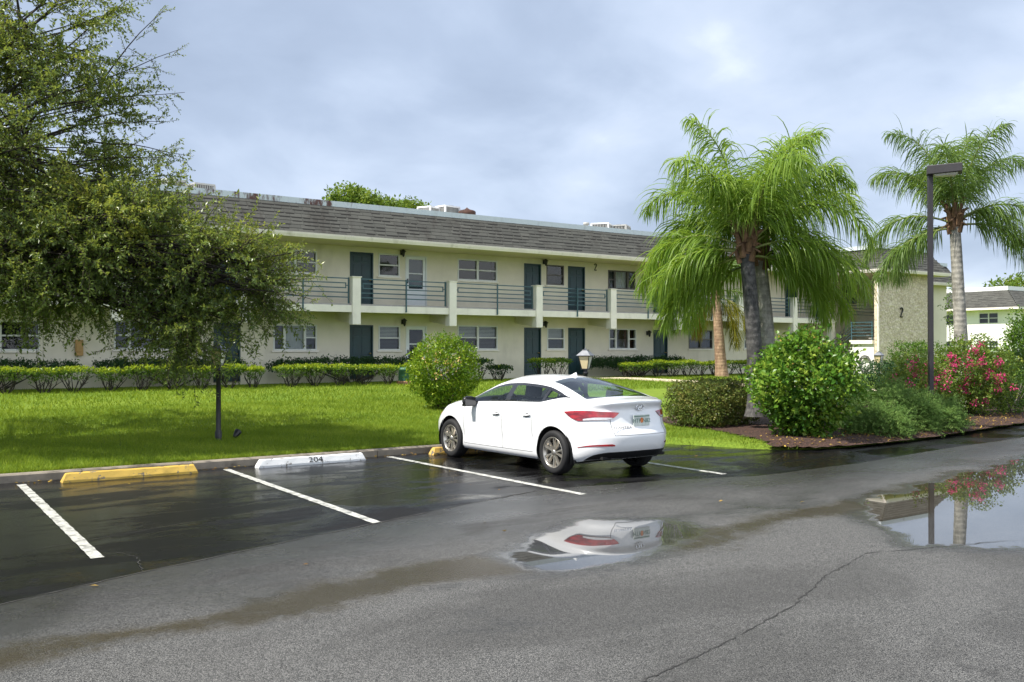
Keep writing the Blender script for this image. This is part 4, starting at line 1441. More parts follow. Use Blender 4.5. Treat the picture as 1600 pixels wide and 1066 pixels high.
# top surface B, columns share u with the top row of A
ty, tx = A[-1, :, 1], A[-1, :, 0]
tz = A[-1, :, 2]
S2, S3 = 4, 12
JL = 9                                        # rows in the side-window strip
zc = z_cen(ty)
zc = zc - 0.035 * np.clip((zc - 1.10) / 0.33, 0, 1)
bl = rail_blend(ty)
xr = x_rail(ty) * bl + 0.86 * tx * (1 - bl)
xr = np.minimum(xr, tx * 0.985)
zr_flat = tz + 0.55 * (zc - tz)
zr = z_rail(ty) * bl + zr_flat * (1 - bl)
zr = zr - 0.032 * np.clip((zr - 1.08) / 0.26, 0, 1)
jlo = pchip([-2.3, -1.62, -1.58, -1.25, -.95, .75, .92, 2], [.5, .60, .60, .27, .07, .07, .34, .4])(ty)
jhi = pchip([-2.3, -1.62, -1.58, -1.25, -.95, .6, .92, 2], [.72, .70, .68, .84, .90, .90, .60, .6])(ty)
dl = 0.045 / np.maximum(np.hypot(zr - tz, tx - xr), 0.05)
dl = np.minimum(dl, (jhi - jlo) * 0.4)
rows = [np.zeros(NU), jlo, jlo + dl * 0.55, jlo + (jhi - jlo) * .33, jlo + (jhi - jlo) * .6, jhi - dl, jhi, (jhi + 1) / 2, np.ones(NU)]
Brows = []
for j in rows:
    bul = 4 * j * (1 - j) * 0.022 * bl
    x = tx + (xr - tx) * j + bul
    z = tz + (zr - tz) * j
    Brows.append(np.stack([np.where(tx < 1e-6, 0, x), ty, z], -1))
glass_edge = pchip([-2.3, -1.9, -1.84, -1.0, -.8, .2, 1.05, 2], [.9, .91, .915, .845, .85, .88, .93, .93])(ty)
def roofpt(frac):                             # frac of the way from centre (0) to rail (1)
    z = zr + (zc - zr) * (1 - np.abs(frac) ** 2.3)
    return np.stack([xr * frac, ty, z], -1)
for i in range(1, S2 + 1):
    fr = 1 + (glass_edge - 1) * i / S2
    Brows.append(roofpt(fr))
for i in range(1, S3 + 1):
    Brows.append(roofpt(glass_edge * (1 - i / S3)))
B = np.array(Brows)                           # (NB, NU, 3)
NB = len(B)
yB = 0.5 * (ty[:-1] + ty[1:])

# face classes for B
clsB = np.full((NB - 1, NU - 1), 0)           # 0 paint, 1 trim, 2 front side glass, 3 rear side glass, 4 windscreen, 5 rear window
WIN0, WIN1 = 0.90, -1.59
inwin = (yB < WIN0) & (yB > WIN1)
for r in range(1, 6):
    clsB[r, inwin] = 1
for r in range(2, 5):
    clsB[r, (yB < 0.82) & (yB > -0.10)] = 2
    clsB[r, (yB < -0.22) & (yB > -1.02)] = 3
    clsB[r, (yB < -1.06) & (yB > -1.50)] = 3
g0 = len(rows) - 1 + S2
for r in range(g0, NB - 1):
    clsB[r, (yB < 1.02) & (yB > 0.22)] = 4
    clsB[r, (yB < -0.93) & (yB > -1.82)] = 5
clsB[g0 - 1, (yB < 1.02) & (yB > 0.22)] = 1
clsA = np.zeros((NV - 1, NU - 1), int)
yA = 0.5 * (U_y[:-1, :-1] + U_y[1:, 1:])
vA = (0.5 * (vv[:-1] + vv[1:]))[:, None] * np.ones((1, NU - 1))
xA = 0.5 * (U_x[:-1, :-1] + U_x[1:, 1:])
clsA[(yA < 0.93) & (yA > -0.16) & (vA > 0.12)] = 6      # front door
clsA[(yA <= -0.16) & (yA > -0.92) & (vA > 0.12)] = 7    # rear door
clsA[(yA < -2.05) & (xA < 0.50) & (vA > 0.52)] = 8      # boot lid
clsA[~faceA] = -1


def car_mesh(selA, selB, name, mats, parent, both=True, sign=None, offset=None):
    """gather faces of A and B (mirrored) into one mesh, shading normals taken from the whole body"""
    pass


# one whole-body vertex table (half), mirrored on demand, with smooth normals from the full surface
VA = A.reshape(-1, 3)
VB = B.reshape(-1, 3)
iA = np.arange(NV * NU).reshape(NV, NU)
iB = np.arange(NB * NU).reshape(NB, NU) + NV * NU
iB[0] = iA[-1]
VH = np.concatenate([VA, VB])
FA = np.stack([iA[:-1, :-1], iA[1:, :-1], iA[1:, 1:], iA[:-1, 1:]], -1).reshape(-1, 4)
FB = np.stack([iB[:-1, :-1], iB[1:, :-1], iB[1:, 1:], iB[:-1, 1:]], -1).reshape(-1, 4)
FH = np.concatenate([FA, FB])
CH = np.concatenate([clsA.ravel(), clsB.ravel()])
nrm_v = np.zeros_like(VH)
keepn = CH >= 0
ff = FH[keepn]
fn = np.cross(VH[ff[:, 2]] - VH[ff[:, 0]], VH[ff[:, 3]] - VH[ff[:, 1]])
for k in range(4):
    np.add.at(nrm_v, ff[:, k], fn)
cen = VH[:, 0] < 1e-4
nrm_v[cen, 0] = 0
nrm_v = unit(nrm_v)
outw = np.sign((nrm_v * (VH - np.array([0, 0, .6]))).sum(1).mean())
nrm_v *= outw


def car_part(name, classes, mats, parent=None, signs=(1, -1)):
    sel = np.isin(CH, classes)
    f = FH[sel]
    if len(f) == 0:
        return None
    # drop degenerate faces
    a = VH[f]
    area = np.linalg.norm(np.cross(a[:, 2] - a[:, 0], a[:, 3] - a[:, 1]), axis=1)
    f = f[area > 1e-9]
    used, inv = np.unique(f.ravel(), return_inverse=True)
    f = inv.reshape(-1, 4)
    V0, N0 = VH[used], nrm_v[used]
    Vs, Fs, Ns = [], [], []
    for sg in signs:
        o = sum(len(x) for x in Vs)
        Vs.append(V0 * [sg, 1, 1])
        Ns.append(N0 * [sg, 1, 1])
        fl = f if sg * outw > 0 else f[:, ::-1]
        Fs.append(fl + o)
    V, F, N = np.concatenate(Vs), np.concatenate(Fs), np.concatenate(Ns)
    o = npmesh(name, V, F, mats, parent or car, smooth=True)
    o.data.normals_split_custom_set_from_vertices([tuple(x) for x in N])
    return o


body = car_part('body', [0], 'car_paint')
bt = car_part('boot_lid', [8], 'car_paint')
car_part('window_trim', [1], 'car_gloss_black')
car_part('windscreen', [4], 'car_glass')
rw = car_part('rear_window', [5], 'car_glass_rear')
doors = {}
for sg, nm in ((-1, 'left'), (1, 'right')):
    fd = car_part('front_door', [6], 'car_paint', signs=(sg,))
    rd = car_part('rear_door', [7], 'car_paint', signs=(sg,))
    doors[sg] = (fd, rd)
    car_part('side_window', [2], 'car_glass', fd, signs=(sg,))
    car_part('side_window', [3], 'car_glass', rd, signs=(sg,))

# arc length coordinate along the body at mid height: 0 = rear centre
row_ref = 22
seglen = np.linalg.norm(np.diff(A[row_ref][::-1], axis=0), axis=1)
acoord = np.concatenate([[0], np.cumsum(seglen)])          # for reversed u


def surf(a, v, off=0.0, sg=-1):
    ui = NU - 1 - np.interp(a, acoord, np.arange(NU))
    vi = np.clip(v, 0, 1) * (NV - 1)
    u0 = np.clip(np.floor(ui).astype(int), 0, NU - 2); v0 = np.clip(np.floor(vi).astype(int), 0, NV - 2)
    fu, fv = (ui - u0)[..., None], (vi - v0)[..., None]
    def bil(T):
        return (T[v0, u0] * (1 - fu) + T[v0, u0 + 1] * fu) * (1 - fv) + (T[v0 + 1, u0] * (1 - fu) + T[v0 + 1, u0 + 1] * fu) * fv
    P = bil(A)
    N = bil(nrm_v[iA])
    P = P + unit(N) * off
    return P * [sg, 1, 1]


def patch(name, a0, a1, lo, hi, mat, parent=None, off=0.006, sg=-1, n=40, m=6, edge=0.004, curve=None):
    """sheet with real thickness lying on the body between lo(a) and hi(a)"""
    aa = np.linspace(a0, a1, n)
    t = np.linspace(0, 1, m)[:, None]
    L, Hh = lo(aa), hi(aa)
    vgrid = L + (Hh - L) * t
    ag = np.repeat(aa[None], m, 0)
    top = surf(ag, vgrid, off, sg)
    bot = surf(ag, vgrid, -0.004, sg)
    V = np.concatenate([top.reshape(-1, 3), bot.reshape(-1, 3)])
    i = np.arange(n * m).reshape(m, n)
    F = np.stack([i[:-1, :-1], i[:-1, 1:], i[1:, 1:], i[1:, :-1]], -1).reshape(-1, 4)
    k = n * m
    rim = []
    loop = list(i[0, :]) + list(i[1:, -1]) + list(i[-1, -2::-1]) + list(i[-2:0:-1, 0])
    for p, q in zip(loop, loop[1:] + loop[:1]):
        rim.append((p, p + k, q + k, q))
    F = np.concatenate([F, np.array(rim)])
    return npmesh(name, V, F, mat, parent or car, smooth=False)


def zv(z, y=-2.2):
    return (z - float(z_bot(y))) / (float(z_top(y)) - float(z_bot(y)))


def cf(xs_, ys_):
    f = pchip(xs_, ys_)
    return lambda a: f(a)


# tail lamps
for sg in (-1, 1):
    tl = patch('tail_lamp', 0.36, 1.20, cf([.36, .44, .56, .92, 1.06, 1.20], [zv(.905), zv(.845), zv(.812), zv(.812), zv(.86), zv(.945)]),
               cf([.36, .44, .60, .80, 1.0, 1.20], [zv(.908), zv(.918), zv(.928), zv(.945), zv(.953), zv(.945)]), 'lens_red', off=0.012, sg=sg, n=60)
    patch('reversing_lens', 0.47, 0.88, cf([.47, .56, .88], [zv(.832), zv(.815), zv(.817)]), cf([.47, .7, .88], [zv(.842), zv(.850), zv(.838)]), 'lens_clear', tl, off=0.0145, sg=sg)
    patch('rear_reflector', 0.50, 1.02, cf([.50, 1.02], [zv(.452), zv(.455)]), cf([.50, .55, 1.02], [zv(.470), zv(.482), zv(.464)]), 'lens_red', off=0.006, sg=sg)
g_lo = cf([0, .55, .80, .90], [zv(.276), zv(.276), zv(.276), zv(.276)])
g_hi = cf([0, .55, .72, .90], [zv(.372), zv(.367), zv(.345), zv(.279)])
for sg in (-1, 1):
    patch('bumper_valance', 0.0, 0.90, g_lo, g_hi, 'car_black', off=0.006, sg=sg, n=50)
# shut lines
def strip_v(a, v0, v1, wdt, mat, parent, sg=-1, off=0.0016):
    return patch('shut_line', a - wdt / 2, a + wdt / 2, lambda q: q * 0 + v0, lambda q: q * 0 + v1, mat, parent, off=off, sg=sg, n=2, m=30)


def a_of_y(y):
    yy = A[row_ref][::-1, 1]
    k = np.argmax(yy > y)
    return float(acoord[k])


for sg in (-1, 1):
    fd, rd = doors[sg]
    strip_v(a_of_y(.93), .13, 1.0, .007, 'seam_grey', fd, sg)
    strip_v(a_of_y(-.16), .13, 1.0, .007, 'seam_grey', rd, sg)
    strip_v(a_of_y(-.92), .40, 1.0, .007, 'seam_grey', rd, sg)
    patch('shut_line', a_of_y(-.92), a_of_y(.93), lambda q: q * 0 + .122, lambda q: q * 0 + .130, 'seam_grey', fd, off=.0016, sg=sg, n=60, m=2)
    for y, par in ((-.02, fd), (-.80, rd)):
        a = a_of_y(y)
        h = patch('door_handle', a - .095, a + .095, cf([a - .095, a, a + .095], [.785, .775, .785]), cf([a - .095, a, a + .095], [.797, .803, .797]), 'car_paint', par, off=.032, sg=sg, n=16, m=4)
        patch('handle_cup', a - .07, a + .07, cf([a - .07, a, a + .07], [.765, .748, .765]), cf([a - .07, a, a + .07], [.80, .828, .80]), 'seam_grey', h, off=.002, sg=sg, n=16, m=4)
    # sill crease shadow gap and headlamp, front reflector
    patch('headlamp', a_of_y(2.0) - .05, a_of_y(2.0) + .40, cf([a_of_y(2.0) - .05, a_of_y(2.0) + .40], [zv(.66, 2.), zv(.62, 2.)]), cf([a_of_y(2.0) - .05, a_of_y(2.0) + .40], [zv(.72, 2.), zv(.70, 2.)]), 'lens_clear', off=.006, sg=sg)
    patch('side_marker', a_of_y(2.0) - .16, a_of_y(2.0) - .05, cf([a_of_y(2.0) - .16, a_of_y(2.0) - .05], [zv(.68, 2.), zv(.65, 2.)]), cf([a_of_y(2.0) - .16, a_of_y(2.0) - .05], [zv(.69, 2.), zv(.72, 2.)]), 'plate_orange', off=.006, sg=sg)
    strip_v(.50, zv(.60), zv(.83), .008, 'seam_grey', bt, sg)
    patch('shut_line', 0.0, .50, lambda q: q * 0 + zv(.594), lambda q: q * 0 + zv(.600), 'seam_grey', bt, off=.0016, sg=sg, n=20, m=2)

# plate, emblem, lettering
g = G()
g.box((-0.152, -0.006, -0.076), (0.152, 0.004, 0.076))
pl = g.build('licence_plate', 'plate_base', car, (0.0, -2.262, 0.795))
g = G()
g.lathe([(0.0, 0.0), (0.028, 0.0), (0.032, -0.004), (0.028, -0.004)], 14)
g.v = [(x, -0.0075 + z * .3, y * 1.2) for x, y, z in g.v]
g.build('plate_motif', 'plate_orange', pl)
g = G()
g.box((-0.15, -0.0085, 0.050), (0.15, -0.0062, 0.062))
g.build('plate_band', 'plate_green', pl)
text('lettering', 'HTR', 0.085, (-0.088, -0.0075, -0.008), (R(90), 0, 0), 'plate_green', pl, 0.001)
text('lettering', 'N82', 0.085, (0.092, -0.0075, -0.008), (R(90), 0, 0), 'plate_green', pl, 0.001)
g = G()
N = 28
ringp = [(0.075 * math.cos(2 * math.pi * i / N), 0, 0.040 * math.sin(2 * math.pi * i / N)) for i in range(N + 1)]
g.tube(ringp, 0.0075, 8, caps=False)
g.tube([(-0.030, 0, -0.026), (-0.018, 0, 0.0), (-0.020, 0, 0.028)], 0.0075, 6)
g.tube([(0.020, 0, -0.028), (0.018, 0, 0.0), (0.030, 0, 0.026)], 0.0075, 6)
g.tube([(-0.018, 0, -0.004), (0.0, 0, 0.003), (0.018, 0, 0.006)], 0.0065, 6)
g.build('emblem', 'chrome', car, (0.0, -2.232, 0.975))
text('model_lettering', 'ELANTRA', 0.048, (-0.345, -2.252, 0.705), (R(90), 0, R(-6)), 'chrome', car, 0.004, xs=1.5)

# underside, wheel wells, bumpers' inner shell so nothing shows through
g = G()
g.box((-0.80, -1.75, 0.19), (0.80, 1.80, 0.24))
g.box((-0.60, -2.12, 0.262), (0.60, -1.75, 0.30))
g.box((-0.60, 1.80, 0.19), (0.60, 2.02, 0.24))
g.box((-0.52, -1.85, 0.24), (0.52, 1.95, 0.55))
for cy in (1.35, -1.35):
    for sg in (-1, 1):
        n = 20
        pts = []
        for i in range(n + 1):
            a = math.pi * (-0.12 + 1.24 * i / n)
            pts.append((cy + 0.385 * math.cos(a), 0.322 + 0.385 * math.sin(a)))
        v = []
        for (y, z) in pts:
            v += [(sg * 0.52, y, max(z, .16)), (sg * 0.858, y, max(z, .16))]
        g.add(v, [(2 * i, 2 * i + 1, 2 * i + 3, 2 * i + 2) for i in range(n)])
        g.add([(sg * 0.53, cy - 0.42, 0.2), (sg * 0.53, cy + 0.42, 0.2), (sg * 0.53, cy + 0.42, 0.75), (sg * 0.53, cy - 0.42, 0.75)], [(0, 1, 2, 3)])
g.tube([(-0.42, -2.1, 0.29), (-0.42, -1.3, 0.27)], 0.03, 10)
g.build('underbody', 'car_dark', car)

# wheels
def wheel(sg, cy):
    wz = WR
    wx = 0.775
    t = bpy.data.objects.new('wheel', None)
    COL.objects.link(t)
    t.parent = car
    t.location = (sg * wx, cy, wz)
    t.rotation_euler = (0, 0, 0 if sg > 0 else math.pi)
    g = G()
    prof = [(0.222, -0.095), (0.235, -0.105), (0.275, -0.108), (0.300, -0.098), (0.313, -0.075), (0.317, -0.03), (0.317, 0.03), (0.313, 0.075), (0.300, 0.098), (0.275, 0.108), (0.235, 0.105), (0.222, 0.095)]
    g.lathe(prof, 48, axis='X')
    for r_ in (0.318,):
        for h_ in (-0.045, 0.0, 0.045):
            g.lathe([(r_ - 0.002, h_ - 0.022), (r_ + .001, h_ - 0.016), (r_ + .001, h_ + 0.016), (r_ - 0.002, h_ + 0.022)], 48, axis='X')
    g.build('tyre', 'tyre', t)
    g = G()
    g.lathe([(0.226, -0.09), (0.226, 0.094), (0.216, 0.099), (0.206, 0.094), (0.204, -0.09)], 48, axis='X')
    g.lathe([(0.0, 0.088), (0.035, 0.088), (0.040, 0.080), (0.050, 0.062), (0.052, 0.03)], 24, axis='X')
    for k in range(5):
        for s_ in (-1, 1):
            a0 = 2 * math.pi * k / 5 + s_ * 0.10
            a1 = 2 * math.pi * k / 5 + s_ * 0.26
            r0, r1 = 0.035, 0.212
            p0 = (r0 * math.cos(a0), r0 * math.sin(a0)); p1 = (r1 * math.cos(a1), r1 * math.sin(a1))
            dx, dy = p1[0] - p0[0], p1[1] - p0[1]
            L = math.hypot(dx, dy)
            nx_, ny_ = -dy / L, dx / L
            v = []
            for (p, w_, f_) in ((p0, 0.016, 0.074), (p1, 0.021, 0.088)):
                for q, ff_ in ((-w_, f_ - .03), (-w_ * .6, f_), (w_ * .6, f_), (w_, f_ - .03)):
                    v.append((ff_, p[0] + nx_ * q, p[1] + ny_ * q))
            g.add(v, [(0, 1, 5, 4), (1, 2, 6, 5), (2, 3, 7, 6), (0, 4, 7, 3)])
    g.build('rim', 'rim_metal', t)
    g = G()
    g.lathe([(0.0, 0.02), (0.15, 0.02), (0.155, 0.0), (0.203, -0.01), (0.203, -0.06)], 32, axis='X')
    g.build('brake_disc', 'rim_dark', t)
    return t


for sg in (-1, 1):
    for cy in (1.35, -1.35):
        wheel(sg, cy)

# door mirrors
for sg in (-1, 1):
    g = G()
    n1, n2 = 14, 10
    v = []
    for i in range(n2 + 1):
        th = math.pi * i / n2
        for k in range(n1):
            ph = 2 * math.pi * k / n1
            x = 0.118 * np.sign(math.cos(ph)) * abs(math.cos(ph)) ** .75 * math.sin(th) ** .8
            z = 0.082 * np.sign(math.sin(ph)) * abs(math.sin(ph)) ** .75 * math.sin(th) ** .8
            y = 0.085 * math.cos(th)
            y = max(y, -0.042)
            v.append((sg * (0.975 + x), 0.64 + y, 0.965 + z))
    f = [(i * n1 + k, i * n1 + (k + 1) % n1, (i + 1) * n1 + (k + 1) % n1, (i + 1) * n1 + k) for i in range(n2) for k in range(n1)]
    g.add(v, f, 0, True)
    mo = g.build('door_mirror', 'car_black', car)
    g = G()
    g.box((sg * 0.975 - 0.10, 0.592, 0.902), (sg * 0.975 + 0.10, 0.5975, 1.028))
    g.build('mirror_glass', 'car_gloss_black', mo)
    g = G()
    g.prism([(0.60, 0.915), (0.70, 0.915), (0.69, 0.97), (0.61, 0.97)], sg * 0.82, sg * 0.895)
    g.box((sg * 0.975 - 0.100, 0.60, 0.885), (sg * 0.975 + 0.100, 0.69, 0.92))
    g.build('mirror_base', 'car_black', mo)

# aerial fin
g = G()
g.add([(-.018, .07, 1.405), (.018, .07, 1.405), (.022, -.08, 1.395), (-.022, -.08, 1.395), (0, -.075, 1.462), (0, -.03, 1.452)], [(0, 1, 5), (1, 2, 4, 5), (2, 3, 4), (3, 0, 5, 4)])
g.v = [(x, y - 0.78, z - 0.024) for x, y, z in g.v]
g.build('aerial_fin', 'car_paint', car)

# cabin
g = G()
g.box((-0.70, -1.75, 0.242), (0.70, 1.0, 0.30))
g.box((-0.68, 0.62, 0.3), (0.68, 1.05, 0.90))
g.box((-0.70, -0.18, 0.3), (-0.62, 0.62, 0.88))
g.build('dashboard', 'cabin_grey', car, bevel=0.03)


def seat(x, y, wd, z0=0.30):
    g = G()
    g.box((x - wd / 2, y - 0.02, z0), (x + wd / 2, y + 0.50, z0 + 0.22))
    M = Matrix.Translation((x, y, z0 + 0.18)) @ Matrix.Rotation(R(18), 4, 'X')
    g.box((-wd / 2, -0.06, 0.0), (wd / 2, 0.06, 0.58), 0, M)
    so = g.build('seat', 'cabin_grey', car, bevel=0.045)
    return so


def headrest(so, x, y, z):
    g = G()
    M = Matrix.Translation((x, y, z)) @ Matrix.Rotation(R(14), 4, 'X')
    g.box((-0.13, -0.05, 0.0), (0.13, 0.05, 0.19), 0, M)
    for s_ in (-0.06, 0.06):
        g.box((s_ - .008, -.008, -0.14), (s_ + .008, .008, 0.0), 0, M)
    g.build('headrest', 'cabin_grey', so, bevel=0.035)


for x in (-0.37, 0.37):
    so = seat(x, -0.05, 0.48)
    headrest(so, x, -0.25, 1.06)
so = seat(0, -1.02, 1.24)
for x in (-0.40, 0.40):
    headrest(so, x, -1.24, 1.00)
g = G()
g.box((-0.62, -1.80, 0.98), (0.62, -1.26, 1.01))
g.build('parcel_shelf', 'cabin_light', car)
g = G()
n = 28
M = Matrix.Translation((-0.37, 0.45, 0.92)) @ Matrix.Rotation(R(-62), 4, 'X')
g.tube([tuple(M @ Vector((0.185 * math.cos(2 * math.pi * i / n), 0.185 * math.sin(2 * math.pi * i / n), 0))) for i in range(n + 1)], 0.016, 8, caps=False)
g.tube([tuple(M @ Vector((-0.18, 0, 0))), tuple(M @ Vector((0, 0, -.02))), tuple(M @ Vector((0.18, 0, 0)))], 0.022, 6)
g.tube([tuple(M @ Vector((0, 0, -.02))), tuple(M @ Vector((0, -0.18, 0)))], 0.02, 6)
g.build('steering_wheel', 'car_black', car)
# ------------------------------------------------------------------ wheel stops
def wheel_stop(x0, x1, y, label, mat, z=0.0):
    t = thing('wheel_stop', label, 'wheel stop', ((x0 + x1) / 2, y, z), 0, 'concrete wheel stops along the kerb')
    L = (x1 - x0)
    g = G()
    n = 14
    prof = [(-0.085, 0.0), (-0.085, 0.035), (-0.052, 0.128), (-0.035, 0.140), (0.035, 0.140), (0.052, 0.128), (0.085, 0.035), (0.085, 0.0)]
    v = []
    for i in range(n + 1):
        x = -L / 2 + L * i / n
        k = 0.0
        for (a, b) in prof:
            xx = x
            if i == 0:
                xx += 0.055 * (b / 0.14)
            if i == n:
                xx -= 0.055 * (b / 0.14)
            v.append((xx, a + (random.uniform(-.003, .003)), max(0, b + random.uniform(-.003, .003) if b > 0 else 0)))
    m_ = len(prof)
    f = [(i * m_ + k, i * m_ + k + 1, (i + 1) * m_ + k + 1, (i + 1) * m_ + k) for i in range(n) for k in range(m_ - 1)]
    f += [tuple(range(m_)), tuple(n * m_ + m_ - 1 - k for k in range(m_))]
    g.add(v, f)
    g.v = [(x, y, z * 0.87) for x, y, z in g.v]
    g.build('block', mat, t)
    g = G()
    for s_ in (-1, 1):
        g.lathe([(0.0, 0.126), (0.014, 0.126), (0.016, 0.118)], 10, center=(s_ * L * 0.36, 0, 0))
    g.build('anchor_pin', 'crack_dark', t)
    return t


wheel_stop(2.24, 4.04, 13.83, 'plain yellow painted concrete wheel stop in the leftmost stall', 'stop_yellow')
ws = wheel_stop(4.94, 6.72, 13.85, 'white painted concrete wheel stop stencilled 204', 'stop_white')
text('lettering', '204', 0.118, (0.03, -0.0745, 0.070), (R(68), 0, 0), 'stencil_black', ws, 0.0015, xs=1.35)
wheel_stop(7.98, 9.78, 13.87, 'chipped yellow wheel stop half hidden by the white car front wheel', 'stop_yellow_worn')


# ------------------------------------------------------------------ lamp posts with lanterns
def lamp_post(loc, label, hgt, rz=0.5, base=True):
    t = thing('lamp_post', label, 'lamp post', loc, rz, 'lantern lamp posts on the lawn')
    g = G()
    n = 16
    prof = [(0.085, 0.0), (0.085, 0.02), (0.062, 0.04), (0.062, 0.16), (0.052, 0.19), (0.046, 0.21), (0.044, hgt - 0.36), (0.056, hgt - 0.345), (0.056, hgt - 0.325), (0.045, hgt - 0.31), (0.045, hgt - 0.25)]
    v = []
    for r_, h_ in prof:
        for k in range(n):
            a = 2 * math.pi * k / n
            rr = r_ * (1 - 0.06 * (k % 2))
            v.append((rr * math.cos(a), rr * math.sin(a), h_))
    g.add(v, [(i * n + k, i * n + (k + 1) % n, (i + 1) * n + (k + 1) % n, (i + 1) * n + k) for i in range(len(prof) - 1) for k in range(n)], 0, True)
    g.build('post', 'black_metal', t)
    z0, z1 = hgt - 0.25, hgt
    b0, b1 = 0.062, 0.112
    g = G()
    for sx in (-1, 1):
        for sy in (-1, 1):
            g.tube([(sx * b0, sy * b0, z0), (sx * b1, sy * b1, z1)], 0.009, 4)
    g.box((-b0 - .012, -b0 - .012, z0 - 0.015), (b0 + .012, b0 + .012, z0 + 0.004))
    g.box((-b1 - .01, -b1 - .01, z1 - 0.004), (b1 + .01, b1 + .01, z1 + 0.012))
    lf = g.build('lantern', 'black_metal', t)
    g = G()
    a, c = b0 - .004, b1 - .006
    P0 = [(-a, -a, z0), (a, -a, z0), (a, a, z0), (-a, a, z0)]
    P1 = [(-c, -c, z1 - .005), (c, -c, z1 - .005), (c, c, z1 - .005), (-c, c, z1 - .005)]
    g.add(P0 + P1, [(0, 1, 5, 4), (2, 3, 7, 6)], 0)
    g.add(P0 + P1, [(1, 2, 6, 5), (3, 0, 4, 7)], 1)
    g.build('lantern_pane', ['lamp_glass', 'lamp_glass_amber'], lf)
    g = G()
    e = b1 + 0.033
    h_ = z1 + 0.012
    tp = 0.045
    g.add([(-e, -e, h_), (e, -e, h_), (e, e, h_), (-e, e, h_), (-tp, -tp, h_ + 0.105), (tp, -tp, h_ + 0.105), (tp, tp, h_ + 0.105), (-tp, tp, h_ + 0.105)],
          [(0, 1, 5, 4), (1, 2, 6, 5), (2, 3, 7, 6), (3, 0, 4, 7), (3, 2, 1, 0)])
    g.box((-tp - .008, -tp - .008, h_ + 0.1055), (tp + .008, tp + .008, h_ + 0.118))
    g.lathe([(0.012, h_ + 0.118), (0.02, h_ + 0.135), (0.0, h_ + 0.158)], 10)
    g.build('lantern_roof', 'lantern_cap', lf)
    return t


simple('lantern_cap', (0.20, 0.21, 0.23), 0.4, 0.1, 9.0, metal=0.3)
l1 = (5.33, 16.93)
lamp_post((l1[0], l1[1], float(lawn_z(*l1)) - 0.01), 'black lamp post with lantern standing on the open lawn under the oak branches', 1.62, 0.75)
l2 = (11.80, 14.40)
lamp_post((l2[0], l2[1], float(lawn_z(*l2)) - 0.01), 'black lamp post whose grey-roofed lantern shows just above the white car roof', 1.56, 0.55)
l3 = (28.7, 19.2)
lamp_post((l3[0], l3[1], float(lawn_z(*l3)) - 0.01), 'small distant black lamp post beside the left edge of the stone panel wall', 1.36, 0.2)


# ------------------------------------------------------------------ parking lot light
t = thing('parking_light', 'tall dark bronze square light pole with flat shoebox head', 'street light', (18.76, 11.31, 0.10), R(-34.85))
g = G()
g.box((-0.047, -0.047, 0.0), (0.047, 0.047, 5.50))
g.build('pole', 'bronze_pole', t, bevel=0.006)
g = G()
g.box((-0.14, -0.14, 0.0), (0.14, 0.14, 0.03))
for a in (-1, 1):
    for b in (-1, 1):
        g.lathe([(0.018, 0.03), (0.018, 0.055), (0.0, 0.06)], 8, center=(a * 0.105, b * 0.105, 0))
g.build('base_plate', 'bronze_pole', t)
g = G()
M = Matrix.Translation((0, 0, 5.40)) @ Matrix.Rotation(R(-24), 4, 'Z')
g.box((-0.07, -0.05, 0.0), (0.02, 0.05, 0.14), 0, M)
v = []
for (x, hw, z0_, z1_) in ((-0.06, 0.17, 0.0, 0.19), (0.62, 0.22, 0.02, 0.20)):
    v += [(x, -hw, z0_), (x, hw, z0_), (x, hw, z1_), (x, -hw, z1_)]
v = [tuple(M @ Vector(q)) for q in v]
g.add(v, [(3, 2, 1, 0), (4, 5, 6, 7), (0, 1, 5, 4), (1, 2, 6, 5), (2, 3, 7, 6), (3, 0, 4, 7)])
hd = g.build('lamp_head', 'bronze_pole', t, bevel=0.012)
g = G()
v = [tuple(M @ Vector(q)) for q in ((0.06, -0.13, 0.002), (0.54, -0.16, 0.014), (0.54, 0.16, 0.014), (0.06, 0.13, 0.002))]
v2 = [tuple(M @ Vector(q)) for q in ((0.12, -0.10, -0.035), (0.48, -0.12, -0.030), (0.48, 0.12, -0.030), (0.12, 0.10, -0.035))]
g.add(v + v2, [(4, 5, 6, 7), (0, 1, 5, 4), (1, 2, 6, 5), (2, 3, 7, 6), (3, 0, 4, 7)])
g.build('lens', 'lamp_glass', hd)

# ------------------------------------------------------------------ small things on the lawn
zz = float(lawn_z(5.68, 16.99))
t = thing('spotlight', 'small black garden spotlight tilted on the grass beside the lamp post', 'spotlight', (5.68, 16.99, zz), 0.6)
g = G()
g.tube([(0, 0, -0.03), (0, 0, 0.06)], 0.012, 8)
g.build('stake', 'black_metal', t)
g = G()
M = Matrix.Translation((0, 0, 0.09)) @ Matrix.Rotation(R(50), 4, 'Y')
g.lathe([(0.0, -0.09), (0.03, -0.085), (0.045, -0.04), (0.062, 0.03), (0.066, 0.07), (0.058, 0.07)], 16)
g.v = [tuple(M @ Vector(q)) for q in g.v]
g.build('lamp_housing', 'black_metal', t)
g = G()
g.lathe([(0.0, 0.064), (0.058, 0.064)], 16)
g.v = [tuple(M @ Vector(q)) for q in g.v]
g.build('lens', 'car_gloss_black', t)

ux, uy = 15.75, 29.2
t = thing('utility_box', 'green plastic utility pedestal with a terracotta base at the hedge', 'utility box', (ux, uy, float(lawn_z(ux, uy)) - 0.01), 0.2)
g = G()
g.lathe([(0.30, 0.0), (0.30, 0.10), (0.27, 0.13), (0.0, 0.13)], 20)
g.build('base', 'terracotta', t)
g = G()
g.lathe([(0.235, 0.131), (0.225, 0.50), (0.24, 0.51), (0.235, 0.56), (0.20, 0.60), (0.0, 0.615)], 20)
g.build('cover', 'util_green', t)

